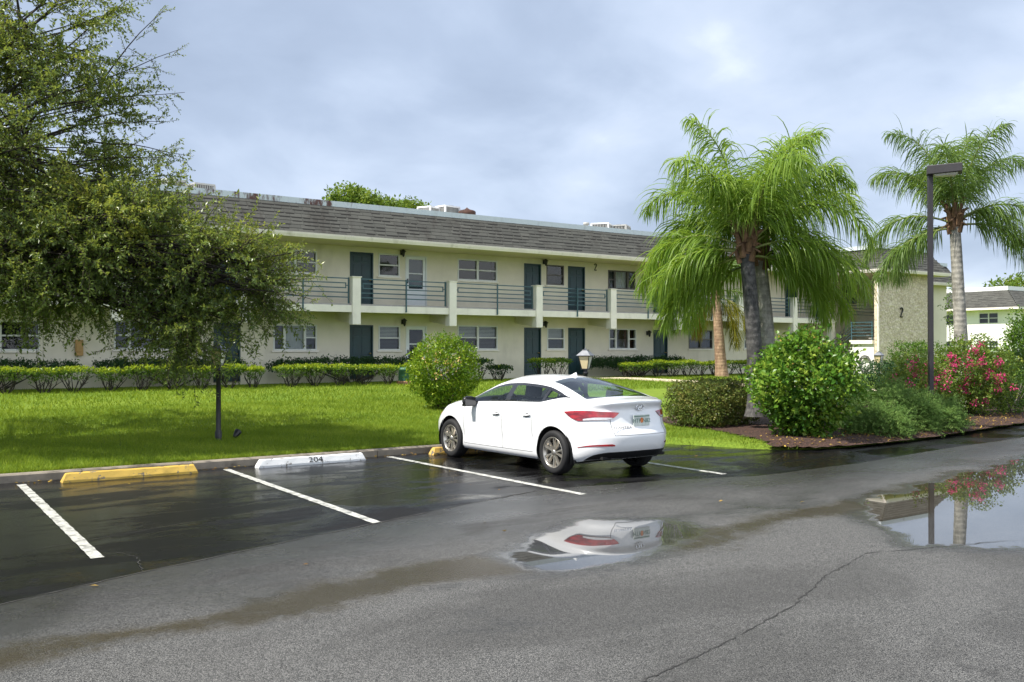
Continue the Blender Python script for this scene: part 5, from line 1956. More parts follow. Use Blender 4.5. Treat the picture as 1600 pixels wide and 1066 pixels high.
t = thing('garden_hose', 'coiled grey garden hose hung on the white stair wall', 'hose', (41.55, 28.55, 1.08), 0)
g = G()
rr = random.Random(4)
for k in range(6):
    a_, b_ = 0.26 + 0.02 * k, 0.34 + 0.02 * k
    g.tube([(-0.03 - 0.012 * (k % 3), a_ * math.cos(2 * math.pi * i / 24), b_ * math.sin(2 * math.pi * i / 24) - 0.05 + rr.uniform(-.01, .01)) for i in range(25)], 0.016, 6, caps=False)
g.tube([(-0.05, 0.2, -0.3), (-0.07, 0.35, -0.55), (-0.05, 0.2, -0.8)], 0.016, 6)
g.build('coil', 'hose', t)
g = G()
g.box((0.0, -0.14, 0.2), (0.066, 0.14, 0.36))
g.box((-0.14, -0.12, 0.28), (-0.001, 0.12, 0.31))
g.build('hanger', 'ac_metal', t)

# ------------------------------------------------------------------ the building across the lawn on the right
far = thing('neighbouring_building', 'distant white two-storey block with grey mansard roof at the right edge of the photo', 'building', (92, 55, 0))
FO = Vector((92, 55, 0))


def fb(g, name, mat, parent=None):
    g.v = [(x - FO.x, y - FO.y, z - FO.z) for x, y, z in g.v]
    return g.build(name, mat, parent or far)


wins = [(48.35, 50.3, 4.30, 5.36), (52.8, 54.9, 4.2, 5.3), (58.5, 60.5, 4.25, 5.35), (48.35, 50.3, 1.5, 2.6), (52.8, 54.9, 1.5, 2.6), (58.5, 60.5, 1.5, 2.6)]
g = G()
yc = sorted({46.9, 75.0, *[w_[0] for w_ in wins], *[w_[1] for w_ in wins]})
zc_ = sorted({-0.05, 5.75, *[w_[2] for w_ in wins], *[w_[3] for w_ in wins]})
for a, b in zip(yc[:-1], yc[1:]):
    for c, d in zip(zc_[:-1], zc_[1:]):
        if any(w_[0] < (a + b) / 2 < w_[1] and w_[2] < (c + d) / 2 < w_[3] for w_ in wins):
            continue
        g.quad((92, b, c), (92, a, c), (92, a, d), (92, b, d))
g.quad((92, 46.9, -.05), (104, 46.9, -.05), (104, 46.9, 5.75), (92, 46.9, 5.75))
g.quad((104, 46.9, -.05), (104, 75, -.05), (104, 75, 5.75), (104, 46.9, 5.75))
g.quad((104, 75, -.05), (92, 75, -.05), (92, 75, 5.75), (104, 75, 5.75))
fb(g, 'wall', 'white_wall')
for (a, b, c, d) in wins:
    g = G()
    t_ = 0.06
    g.box((91.97, a, c), (92.08, b, c + t_)); g.box((91.97, a, d - t_), (92.08, b, d))
    g.box((91.97, a, c + t_), (92.08, a + t_, d - t_)); g.box((91.97, b - t_, c + t_), (92.08, b, d - t_))
    g.box((91.965, (a + b) / 2 - .05, c + t_), (92.08, (a + b) / 2 + .05, d - t_))
    g.box((91.98, a + t_, (c + d) / 2 - .03), (92.08, (a + b) / 2 - .051, (c + d) / 2 + .03))
    g.box((91.98, (a + b) / 2 + .051, (c + d) / 2 - .03), (92.08, b - t_, (c + d) / 2 + .03))
    wo_ = fb(g, 'window', 'frame_white')
    g = G()
    g.quad((92.05, a, c), (92.05, b, c), (92.05, b, d), (92.05, a, d))
    fb(g, 'pane', 'window_glass', wo_)
    g = G()
    g.quad((92.35, a - .3, c - .3), (92.35, b + .3, c - .3), (92.35, b + .3, d + .3), (92.35, a - .3, d + .3))
    fb(g, 'window_blind', 'blind_dark', wo_)
g = G()
g.add([(91.1, 46.0, 5.62), (104.9, 46.0, 5.62), (104.9, 75.9, 5.62), (91.1, 75.9, 5.62)], [(3, 2, 1, 0)])
fb(g, 'soffit', 'soffit')
g = G()
g.box((91.0, 45.9, 5.625), (91.1, 76, 5.83)); g.box((91.1, 45.9, 5.625), (105, 46.0, 5.83))
fb(g, 'fascia', 'gutter_white')
OFF_keep = OFF
OFF = FO
bld_keep, bld = bld, far
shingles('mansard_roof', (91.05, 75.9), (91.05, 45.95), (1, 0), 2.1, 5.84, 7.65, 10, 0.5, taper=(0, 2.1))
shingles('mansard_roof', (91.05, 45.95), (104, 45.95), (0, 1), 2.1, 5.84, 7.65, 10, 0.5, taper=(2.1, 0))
OFF = OFF_keep
bld = bld_keep
g = G()
v = [(91.08, 45.98, 5.82), (105, 45.98, 5.82), (105, 76, 5.82), (91.08, 76, 5.82), (93.2, 48.1, 7.63), (103, 48.1, 7.63), (103, 75, 7.63), (93.2, 75, 7.63)]
g.add(v, [(0, 1, 5, 4), (1, 2, 6, 5), (2, 3, 7, 6), (3, 0, 4, 7), (4, 5, 6, 7)])
fb(g, 'roof_deck', 'shingle_gap_shade')
g = G()
g.box((93.05, 47.95, 7.60), (93.25, 75, 8.0)); g.box((93.251, 47.95, 7.60), (103, 48.15, 7.998))
fb(g, 'roof_edge', 'far_roof_white')
# ------------------------------------------------------------------ plants
def leaf_mesh(name, C, D, N, L, W, rnd, mats, parent=None, mi=None, fold=0.25):
    """one small folded leaf per row: base, two sides, tip"""
    D = unit(D)
    S = unit(np.cross(D, N))
    Nn = np.cross(S, D)
    L = np.asarray(L)[:, None]
    W = np.asarray(W)[:, None]
    a = C
    b = C + D * L * 0.45 + S * W * 0.5 + Nn * W * fold * 0.5
    c = C + D * L - Nn * L * 0.08
    d = C + D * L * 0.45 - S * W * 0.5 + Nn * W * fold * 0.5
    V = np.stack([a, b, c, d], 1).reshape(-1, 3)
    n = len(C)
    base = (np.arange(n) * 4)[:, None]
    F = np.concatenate([base + [[0, 1, 2]], base + [[0, 2, 3]]], 1).reshape(-1, 3)
    fm = np.repeat(mi, 2) if mi is not None else None
    return npmesh(name, V, F, mats, parent, fattr={'rnd': np.repeat(np.clip(rnd, 0, 1), 2)}, mi=fm)


def rand_dirs(n, r=None):
    r = r or rng
    return unit(r.normal(size=(n, 3)))


def twigs(g_pts, rad, name, mat, parent):
    """many thin 3-sided tubes at once: g_pts (M,K,3), rad (M,K)"""
    M, K, _ = g_pts.shape
    d = np.gradient(g_pts, axis=1)
    d = unit(d)
    ref = np.where(np.abs(d[..., 2:3]) < 0.9, np.array([0, 0, 1.0]), np.array([1.0, 0, 0]))
    u = unit(np.cross(d, ref))
    v = np.cross(d, u)
    rings = []
    for k in range(3):
        a = 2 * np.pi * k / 3
        rings.append(g_pts + (u * np.cos(a) + v * np.sin(a)) * rad[..., None])
    V = np.stack(rings, 2).reshape(-1, 3)                    # M,K,3
    idx = np.arange(M * K * 3).reshape(M, K, 3)
    F = []
    for k in range(3):
        k2 = (k + 1) % 3
        F.append(np.stack([idx[:, :-1, k], idx[:, :-1, k2], idx[:, 1:, k2], idx[:, 1:, k]], -1).reshape(-1, 4))
    return npmesh(name, V, np.concatenate(F), mat, parent, smooth=True)


def spray_set(O, D, L, nl, lL, lW, droop, crnd, side=0.9):
    """leafy twigs: returns leaf arrays and twig polylines"""
    M = len(O)
    t = np.linspace(0.10, 1.0, nl)[None, :, None]
    Dn = unit(D)[:, None, :]
    Lx = L[:, None, None]
    wob = rng.normal(0, 0.10, (M, 1, 3)) * t * t
    P = O[:, None, :] + (Dn * t + wob + np.array([0, 0, -1.0]) * droop[:, None, None] * t * t) * Lx
    T = unit(np.gradient(P, axis=1))
    rnd_ = rng.normal(size=(M, nl, 3))
    perp = unit(np.cross(T, rnd_))
    ld = unit(T * 0.55 + perp * side)
    N = unit(np.array([0, 0, 1.0]) + rng.normal(0, 0.55, (M, nl, 3)))
    n = M * nl
    C = (P + rng.normal(0, 0.006, P.shape)).reshape(-1, 3)
    ll = lL * rng.uniform(0.65, 1.25, n)
    lw = lW * rng.uniform(0.7, 1.2, n)
    rn = np.clip(np.repeat(crnd, nl) + rng.normal(0, 0.14, n), 0, 1)
    tk = np.linspace(0, 1.0, 5)[None, :, None]
    wob2 = wob[:, :1] / np.maximum(t[:, :1] ** 2, 1e-6)
    TW = O[:, None, :] + (Dn * tk + wob2 * tk * tk + np.array([0, 0, -1.0]) * droop[:, None, None] * tk * tk) * Lx
    return (C, ld.reshape(-1, 3), N.reshape(-1, 3), ll, lw, rn), TW


def curve_pts(a, b, n, sag, wob, r):
    a, b = Vector(a), Vector(b)
    pts = []
    off = Vector((0, 0, 0))
    for i in range(n + 1):
        t = i / n
        if 0 < i < n:
            off = off * 0.6 + Vector((r.uniform(-wob, wob), r.uniform(-wob, wob), r.uniform(-wob, wob)))
        else:
            off = Vector((0, 0, 0)) if i == 0 else off * 0.5
        pts.append(a.lerp(b, t) + Vector((0, 0, sag * 4 * t * (1 - t))) + off)
    return pts


# ---- the big oak whose limbs reach in from the left
oak = thing('oak_tree', 'big spreading small-leaved tree reaching into view from the left edge, branches drooping over the lawn', 'tree', (-1.6, 18.3, float(lawn_z(-1.6, 18.3)) - 0.02))
OB = np.array(oak.location)
# lobes: centre, radii, sprays, clusters
LOBES = [
    ((2.45, 17.55, 5.35), (1.65, 2.0, 1.75), 853, 75),
    ((3.45, 16.55, 3.55), (1.65, 1.8, 1.00), 1046, 87),
    ((5.00, 15.55, 2.92), (1.10, 1.2, 0.85), 592, 45),
    ((2.30, 16.60, 3.05), (1.35, 1.5, 0.75), 647, 50),
    ((2.40, 17.55, 7.25), (1.30, 1.7, 1.15), 454, 42),
    ((4.60, 15.75, 2.28), (0.95, 0.9, 0.46), 330, 27),
    ((1.30, 16.9, 4.1), (1.5, 1.8, 1.6), 633, 55),
    ((-1.2, 18.6, 5.2), (3.0, 4.0, 3.2), 716, 112),
    ((-3.6, 18.0, 5.6), (2.8, 4.0, 2.6), 412, 75),
    ((1.8, 21.2, 5.3), (3.0, 2.2, 2.2), 454, 75),
    ((4.0, 19.6, 4.5), (1.9, 1.8, 1.2), 330, 45),
]
allC, allT = [], []
g = G()
rr = random.Random(21)
trunk_top = Vector((-1.2, 18.1, 2.9))
g.tube([Vector(q) - Vector(OB) for q in ((-1.6, 18.3, OB[2]), (-1.58, 18.28, 0.45), (-1.5, 18.25, 1.4), (-1.3, 18.15, 2.4), trunk_top)], [0.42, 0.31, 0.27, 0.25, 0.20], 14)
BR = []
for li, (c, rad, ns, nc) in enumerate(LOBES):
    c = np.array(c)
    rad = np.array(rad)
    start = trunk_top
    pts = curve_pts(start, Vector(c - np.array([0.2, 0, 0.1])), 7, 0.5 if c[0] > 1 else 0.2, 0.14, rr)
    n = len(pts)
    g.tube([q - Vector(OB) for q in pts], [0.13 * (1 - i / n) + 0.035 for i in range(n)], 8)
    # clusters
    d = rand_dirs(nc)
    rfac = rng.uniform(0.30, 0.92, nc) ** 0.8
    cc = c + d * rad * rfac[:, None]
    for q in range(nc):
        if rng.uniform() < 0.75:
            j = rng.integers(max(1, n - 4), n)
            pp = curve_pts(pts[j], Vector(cc[q]), 4, 0.05, 0.06, rr)
            g.tube([x - Vector(OB) for x in pp], [0.030, 0.024, 0.018, 0.013, 0.008], 5, caps=False)
    wgt = rng.uniform(0.3, 1.6, nc)
    k = rng.choice(nc, ns, p=wgt / wgt.sum())
    O = cc[k] + rng.normal(0, 0.10, (ns, 3))
    outd = unit((cc[k] - c) / rad)
    D = unit(outd * 0.75 + rand_dirs(ns) * 0.85 + np.array([0, 0, 0.05]))
    L = rng.uniform(0.35, 0.95, ns) * (1.0 if c[0] > 1 else 1.25)
    droop = rng.uniform(0.0, 0.38, ns)
    crn = np.clip(rng.normal(0.36, 0.16, nc), 0, 1)[k]
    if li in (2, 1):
        crn = np.clip(crn + 0.32 * np.clip((O[:, 2] - c[2]) / rad[2], -0.5, 1), 0, 1)  # sunlit lobe tops put into the leaf colour: lighter, yellower upwards
    vis = c[0] > 1.0
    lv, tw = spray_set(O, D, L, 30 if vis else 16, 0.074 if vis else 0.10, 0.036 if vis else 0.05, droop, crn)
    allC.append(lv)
    allT.append(tw)
# thin leading shoots that break the outline against the sky and the wall
SH = [((3.3, 17.0, 6.3), (1.0, -0.35, 0.55), 1.5), ((3.2, 17.1, 6.0), (1.0, -0.2, 0.22), 1.55), ((3.3, 17.0, 5.6), (1.0, -0.4, 0.1), 1.1), ((3.4, 17.0, 5.0), (1.0, -0.5, 0.1), 1.0),
      ((3.6, 16.8, 6.7), (0.6, -.3, 0.9), 1.2), ((3.0, 17.0, 7.0), (0.6, -.3, 0.6), 1.2), ((5.3, 15.1, 3.2), (0.9, -0.6, 0.30), 0.9), ((5.5, 15.0, 2.9), (0.9, -0.6, 0.10), 0.8), ((5.5, 15.0, 2.7), (0.9, -0.5, -0.15), 0.8),
      ((5.0, 15.3, 3.3), (0.7, -0.5, 0.7), 0.8), ((4.5, 15.6, 3.5), (0.4, -.3, 0.9), 0.75), ((3.6, 16.6, 5.2), (0.9, -.4, -.1), 1.0), ((3.4, 16.6, 4.6), (0.9, -.4, 0.1), 0.9)]
O, D, L = [], [], []
for (o, d, l) in SH:
    o, d = np.array(o), unit(np.array(d))
    for i in range(9):
        s_ = i / 9 * l
        O.append(o + d * s_ + rng.normal(0, 0.03, 3))
        D.append(unit(d * 0.8 + rng.normal(0, 0.55, 3)))
        L.append(0.30 + 0.3 * (1 - i / 9))
lv, tw = spray_set(np.array(O), np.array(D), np.array(L), 20, 0.050, 0.023, rng.uniform(0, 0.2, len(O)), np.clip(rng.normal(0.45, 0.12, len(O)), 0, 1))
allC.append(lv)
allT.append(tw)
for (o, d, l) in SH:
    a = Vector(o) - Vector(d).normalized() * 0.5
    g.tube([q - Vector(OB) for q in curve_pts(a, Vector(o) + Vector(d).normalized() * l, 5, 0.03, 0.03, rr)], [0.016, 0.013, 0.010, 0.008, 0.006, 0.004], 5, caps=False)
g.build('trunk', 'bark_dark', oak)
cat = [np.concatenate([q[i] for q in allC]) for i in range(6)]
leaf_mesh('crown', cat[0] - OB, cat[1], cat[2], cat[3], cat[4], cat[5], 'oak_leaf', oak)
TW = np.concatenate(allT) - OB
twigs(TW, np.tile(np.linspace(0.006, 0.002, 5), (len(TW), 1)), 'twig', 'twig', oak)


# ---- queen palms
def queen_palm(label, base, top, r0, r1, nf, flen, trunk_mat, leaf_mats, seed, group='queen palms', lean=0.0, elev=(82, -35), spear=True, lsize=0.78, yellow=0.0, bend=(0.85, 3.1), lw=0.0118, gap=True):
    r = np.random.default_rng(seed)
    rr_ = random.Random(seed)
    base, top = np.array(base, float), np.array(top, float)
    t = thing('palm_tree', label, 'palm tree', tuple(base), 0, group)
    H = top - base
    g = G()
    pts, rad = [], []
    n = 40
    for i in range(n + 1):
        s_ = i / n
        p = H * s_ + np.array([lean * math.sin(s_ * math.pi), 0, 0])
        pts.append(tuple(p))
        ringk = 1 + 0.010 * math.sin(i * 2.9) + rr_.uniform(-0.012, 0.012)
        rad.append((r0 + (r1 - r0) * s_ + 0.10 * math.exp(-s_ * 14)) * ringk)
    g.tube(pts, rad, 16)
    g.build('trunk', trunk_mat, t)
    # leaf bases
    g = G()
    for k in range(16):
        a = k * 2.4
        z = 0.08 * k / 2 - 0.32
        p0 = Vector(H) + Vector((math.cos(a) * r1 * 0.85, math.sin(a) * r1 * 0.85, z))
        p1 = p0 + Vector((math.cos(a) * 0.09, math.sin(a) * 0.09, 0.26))
        p2 = p0 + Vector((math.cos(a) * 0.22, math.sin(a) * 0.22, 0.44 - 0.02 * (16 - k)))
        g.tube([p0, p1, p2], [0.075, 0.055, 0.022], 7)
    if spear:
        g.tube([Vector(H) + Vector((0, 0, -0.1)), Vector(H) + Vector((0.02, 0, 0.4)), Vector(H) + Vector((0.03, 0, 0.65))], [0.15, 0.10, 0.03], 8)
    g.build('leaf_base', 'palm_boot', t)
    for k in range(nf):
        q = (k + 0.5) / nf
        az = k * 2.39996 + r.uniform(-0.25, 0.25)
        el = math.radians(elev[0] + (elev[1] - elev[0]) * q ** 0.9 + r.uniform(-7, 7))
        tocam = math.atan2(-base[1], -base[0])
        if gap and el < math.radians(60) and abs(math.cos(az - tocam)) > (0.45 if math.cos(az - tocam) > 0 else 0.75):
            continue          # the crown is open on this side and shows the trunk
        Lf = flen * r.uniform(0.86, 1.1) * (0.80 + 0.2 * math.sin(math.pi * min(1, q + 0.2)))
        K = 22
        p = H + np.array([math.cos(az) * 0.10, math.sin(az) * 0.10, 0.30 - 0.45 * q])
        P = [p.copy()]
        e = el
        ds = Lf / K
        for i in range(K):
            s_ = i / K
            e -= (bend[0] * (0.5 if q < 0.3 else 1.0) + bend[1] * s_) * ds / flen * (1.0 if el > 0 else 0.7) * max(0.25, math.cos(e) + 0.12)
            e = max(e, math.radians(-84))
            p = p + np.array([math.cos(az) * math.cos(e), math.sin(az) * math.cos(e), math.sin(e)]) * ds
            P.append(p.copy())
        P = np.array(P)
        T = unit(np.gradient(P, axis=0))
        ns = int(68 * flen / 2.8)
        # leaflets
        ss = np.linspace(0.14, 0.995, ns)
        rank = 4
        S_ = np.repeat(ss, rank) + r.uniform(-0.006, 0.006, ns * rank)
        S_ = np.clip(S_, 0.12, 1.0)
        m = len(S_)
        ki = S_ * K
        i0 = np.clip(ki.astype(int), 0, K - 1)
        fr = (ki - i0)[:, None]
        C = P[i0] * (1 - fr) + P[i0 + 1] * fr
        Tn = unit(T[i0] * (1 - fr) + T[i0 + 1] * fr)
        sidev = unit(np.cross(Tn, np.array([0, 0, 1.0])) + 1e-6)
        upv = np.cross(sidev, Tn)
        sg = np.tile([1, -1, 1, -1], ns)
        rk = np.tile([0.5, 0.5, -0.3, -0.3], ns) + r.normal(0, 0.42, m)
        d0 = unit(sidev * sg[:, None] * np.cos(rk)[:, None] + upv * np.sin(rk)[:, None] + Tn * r.uniform(0.45, 0.95, m)[:, None])
        ll = lsize * (0.45 + 0.75 * np.sin(np.pi * np.clip(S_ * 0.86 + 0.10, 0, 1)) ** 0.8) * r.uniform(0.8, 1.12, m)
        ll *= np.where(S_ > 0.9, 0.72, 1.0)
        grav = r.uniform(0.8, 1.9, m)[:, None]
        NS = 5
        pts_ = [C]
        cur = C
        dd = d0
        for j in range(NS):
            s_ = (j + 0.5) / NS
            dd = unit(dd + np.array([0, 0, -1.0]) * grav * 0.42 * (0.35 + s_))
            cur = cur + dd * (ll / NS)[:, None]
            pts_.append(cur)
        Q = np.stack(pts_, 1)
        wv = unit(np.cross(np.gradient(Q, axis=1), np.repeat(upv[:, None], NS + 1, 1) + r.normal(0, 0.5, (m, 1, 3))))
        wprof = np.array([0.55, 1.0, 1.0, 0.85, 0.55, 0.06]) * lw
        A_ = Q + wv * wprof[None, :, None]
        B_ = Q - wv * wprof[None, :, None]
        V = np.stack([A_, B_], 2).reshape(-1, 3)
        idx = np.arange(m * (NS + 1) * 2).reshape(m, NS + 1, 2)
        F = np.stack([idx[:, :-1, 0], idx[:, :-1, 1], idx[:, 1:, 1], idx[:, 1:, 0]], -1).reshape(-1, 4)
        base_r = r.normal(0.50, 0.12)
        fa = np.repeat(np.clip(base_r + r.normal(0, 0.16, m), 0, 1), NS)
        mat = leaf_mats[1] if (q > 1 - yellow and len(leaf_mats) > 1) else leaf_mats[0]
        fo = npmesh('frond', V, F, mat, t, fattr={'rnd': fa})
        gg = G()
        gg.tube([tuple(x) for x in P[::2]], list(np.linspace(0.030, 0.006, len(P[::2]))), 6)
        gg.build('midrib', 'palm_rib', fo)
    return t


queen_palm('queen palm with a dark blackish leaning trunk, front one of the entwined pair', (15.40, 13.16, 0.40), (15.08, 13.16, 3.85), 0.168, 0.142, 28, 2.95, 'palm_trunk_dark', ['palm_leaf', 'palm_leaf'], 3, lean=0.05, elev=(84, -8))
queen_palm('queen palm with a pale grey lichen-spotted trunk, rear one of the entwined pair', (16.19, 13.46, 0.40), (15.99, 13.60, 3.75), 0.190, 0.152, 21, 2.85, 'palm_trunk', ['palm_leaf', 'palm_leaf'], 9, lean=0.06, elev=(82, -8))
queen_palm('young palm with a tan ragged trunk and yellowing fronds in front of the far hedge', (31.72, 29.1, 0.45), (31.45, 29.2, 4.25), 0.27, 0.17, 14, 2.9, 'palm_trunk_tan', ['palm_leaf_far', 'palm_yellow'], 14, elev=(70, -55), spear=False, yellow=0.4)
queen_palm('queen palm with a pale grey trunk standing behind the pink bougainvillea', (24.42, 13.75, 0.2), (24.05, 13.80, 5.15), 0.19, 0.135, 24, 2.95, 'palm_trunk', ['palm_leaf_far', 'palm_yellow'], 27, elev=(88, -14), yellow=0.06)


# ---- leafy shrubs
def shrub(name, label, cat, loc, rad, ncl, per, lL, lW, mat, seed, group=None, stems=6, zc=None, boxy=2.0, inner=0.5, crn=(0.5, 0.16), flowers=None, stem_mat='twig', up=0.35, taper=0.0, shoots=0, lump=0.10):
    global rng
    keep = rng
    rng = np.random.default_rng(seed)
    t = thing(name, label, cat, loc, 0, group)
    rad = np.array(rad, float)
    c0 = np.array([0, 0, zc if zc is not None else rad[2] * 1.02])
    d = rand_dirs(ncl)
    # super-ellipsoid for clipped shapes
    nrm_ = (np.abs(d) ** boxy).sum(1, keepdims=True) ** (1 / boxy)
    d = d / nrm_
    lumpf = 1 + lump * np.sin(d[:, 0] * 5 + seed) * np.cos(d[:, 1] * 4 + d[:, 2] * 5) + rng.normal(0, lump * 0.45, ncl)
    rf = np.where(rng.uniform(size=ncl) < inner, rng.uniform(0.55, 0.92, ncl), rng.uniform(0.92, 1.02, ncl)) * lumpf
    cc = c0 + d * rad * rf[:, None]
    if taper:
        hz = np.clip((cc[:, 2] - c0[2]) / rad[2], -1, 0)
        cc[:, :2] *= (1 + taper * hz)[:, None]
    if shoots:
        si = rng.choice(np.where(d[:, 2] > 0.1)[0], shoots, replace=False)
        cc[si] += unit(d[si] + np.array([0, 0, 0.6])) * rng.uniform(0.06, 0.24, (shoots, 1))
    cc[:, 2] = np.maximum(cc[:, 2], 0.05 + rng.uniform(0, 0.08, ncl))
    k = np.repeat(np.arange(ncl), per)
    n = len(k)
    C = cc[k] + rng.normal(0, 1, (n, 3)) * lL * 0.75
    od = unit(d / rad)[k]
    D = unit(od * 0.55 + rand_dirs(n) * 0.8 + np.array([0, 0, 0.1]))
    N = unit(od * 0.5 + np.array([0, 0, up]) + rng.normal(0, 0.45, (n, 3)))
    ll = lL * rng.uniform(0.6, 1.25, n)
    lw = lW * rng.uniform(0.7, 1.2, n)
    rn = np.clip(rng.normal(crn[0], crn[1], ncl)[k] + rng.normal(0, 0.13, n), 0, 1)
    leaf_mesh('foliage', C, D, N, ll, lw, rn, mat, t)
    g = G()
    r_ = random.Random(seed)
    for i in range(stems):
        a = 2 * math.pi * i / stems + r_.uniform(-.4, .4)
        e = Vector(c0) + Vector((math.cos(a) * rad[0] * 0.6, math.sin(a) * rad[1] * 0.6, r_.uniform(-0.2, 0.4) * rad[2]))
        g.tube(curve_pts((math.cos(a) * 0.05, math.sin(a) * 0.05, -0.03), e, 5, -0.04, 0.03, r_), [0.024, 0.021, 0.018, 0.014, 0.010, 0.006], 6)
    g.build('stem', stem_mat, t)
    if flowers:
        fm, fn, fsz, fcl, froot = flowers
        sel = np.argsort(-(d @ np.array(froot)) + rng.uniform(0, 1.1, ncl))[:fcl]
        kk = np.repeat(sel, fn)
        m = len(kk)
        C2 = cc[kk] + unit(d / rad)[kk] * 0.06 + rng.normal(0, 1, (m, 3)) * fsz * 1.1
        leaf_mesh('blossom', C2, rand_dirs(m), unit(rand_dirs(m) + unit(d / rad)[kk]), fsz * rng.uniform(0.7, 1.3, m), fsz * 0.8 * rng.uniform(0.7, 1.2, m), rng.uniform(0, 1, m), fm, t)
    rng = keep
    return t


def gz(x, y):
    return float(lawn_z(x, y))


VIEW = (-0.55, -0.8, 0.25)
shrub('hibiscus_bush', 'round bright green hibiscus bush with small peach blossoms on the lawn left of the car', 'bush', (12.16, 20.5, gz(12.16, 20.5) - 0.02), (0.90, 0.90, 0.88), 900, 13, 0.072, 0.046, 'hibiscus_leaf', 31,
      stems=9, zc=0.98, taper=0.25, shoots=12, crn=(0.52, 0.20), flowers=('hib_flower', 7, 0.050, 16, VIEW), lump=0.09)
shrub('hibiscus_bush', 'large dense dark green shrub with broad leaves beside the entwined palms', 'bush', (14.86, 11.55, gz(14.86, 11.55)), (0.95, 0.92, 0.90), 850, 14, 0.098, 0.072, 'shrub_leaf', 32,
      stems=10, zc=0.98, crn=(0.46, 0.25), lump=0.19, taper=0.35, shoots=40, flowers=('litter', 3, 0.05, 24, (-.2, -.5, 1)))
shrub('clipped_hedge', 'boxy clipped hedge with brownish olive leaves left of the entwined palm trunks', 'hedge', (15.35, 14.35, gz(15.35, 14.35) - 0.02), (0.88, 0.75, 0.47), 1900, 13, 0.050, 0.034, 'box_leaf', 33,
      stems=12, zc=0.52, boxy=5.0, lump=0.03, crn=(0.45, 0.2))
shrub('low_shrub', 'small dark reddish shrub tucked against the entwined palm trunks', 'bush', (16.35, 13.35, gz(16.35, 13.35)), (0.34, 0.32, 0.62), 110, 11, 0.055, 0.035, 'box_leaf', 34, stems=5, zc=0.74, crn=(0.25, 0.1))
shrub('clipped_hedge', 'low dark green clipped hedge running behind the junipers below the stone wall', 'hedge', (27.3, 17.6, gz(27.3, 17.6) - 0.05), (1.9, 0.8, 0.62), 700, 12, 0.07, 0.05, 'hedge_dark', 35,
      stems=14, zc=0.62, boxy=5.0, lump=0.03, crn=(0.55, 0.2))
shrub('clipped_hedge', 'square-cut dark hedge block standing against the stone panel wall', 'hedge', (37.6, 23.4, gz(37.6, 23.4) - 0.05), (1.2, 0.8, 0.85), 600, 12, 0.08, 0.055, 'hedge_mid', 36,
      stems=14, zc=0.85, boxy=7.0, lump=0.02, crn=(0.42, 0.2))
shrub('bougainvillea', 'sprawling bougainvillea covered in bright pink blossom behind the light pole', 'bush', (22.85, 12.75, gz(22.85, 12.75)), (1.15, 1.0, 0.92), 1000, 13, 0.070, 0.050, 'boug_leaf', 37,
      stems=12, zc=0.98, crn=(0.48, 0.2), flowers=('boug_flower', 30, 0.046, 46, VIEW), lump=0.16)
shrub('bougainvillea', 'leggy bougainvillea with a few pink blossoms left of the light pole', 'bush', (20.6, 12.75, gz(20.6, 12.75)), (0.75, 0.7, 0.72), 420, 12, 0.066, 0.046, 'boug_leaf', 38,
      stems=9, zc=0.86, crn=(0.5, 0.2), flowers=('boug_flower', 20, 0.048, 22, VIEW), lump=0.18)
shrub('low_shrub', 'dark green shrub behind the bougainvillea at the right edge of the photo', 'bush', (27.5, 13.9, gz(27.5, 13.9)), (1.15, 1.0, 0.78), 520, 12, 0.085, 0.06, 'hedge_mid', 39, stems=8, zc=0.82, crn=(0.35, 0.18), lump=0.16)
shrub('low_shrub', 'grey-green twiggy shrub low at the right edge beside the bougainvillea', 'bush', (24.4, 12.55, gz(24.4, 12.55)), (0.72, 0.6, 0.62), 300, 12, 0.055, 0.03, 'hedge_mid', 40, stems=12, zc=0.6, crn=(0.25, 0.18), lump=0.2, stem_mat='concrete')
shrub('low_shrub', 'bright green leafy shrub rising against the neighbouring white building', 'bush', (34.5, 18.5, gz(34.5, 18.5)), (1.2, 1.0, 0.75), 420, 12, 0.11, 0.08, 'shrub_leaf', 41, stems=8, zc=0.8, crn=(0.6, 0.18), lump=0.2)
shrub('low_shrub', 'dark rounded shrub at the far right corner of the neighbouring building', 'bush', (62.9, 30.9, gz(62.9, 30.9)), (1.5, 1.5, 1.9), 420, 12, 0.18, 0.13, 'hedge_mid', 42, stems=8, zc=1.9, crn=(0.5, 0.18), lump=0.2)


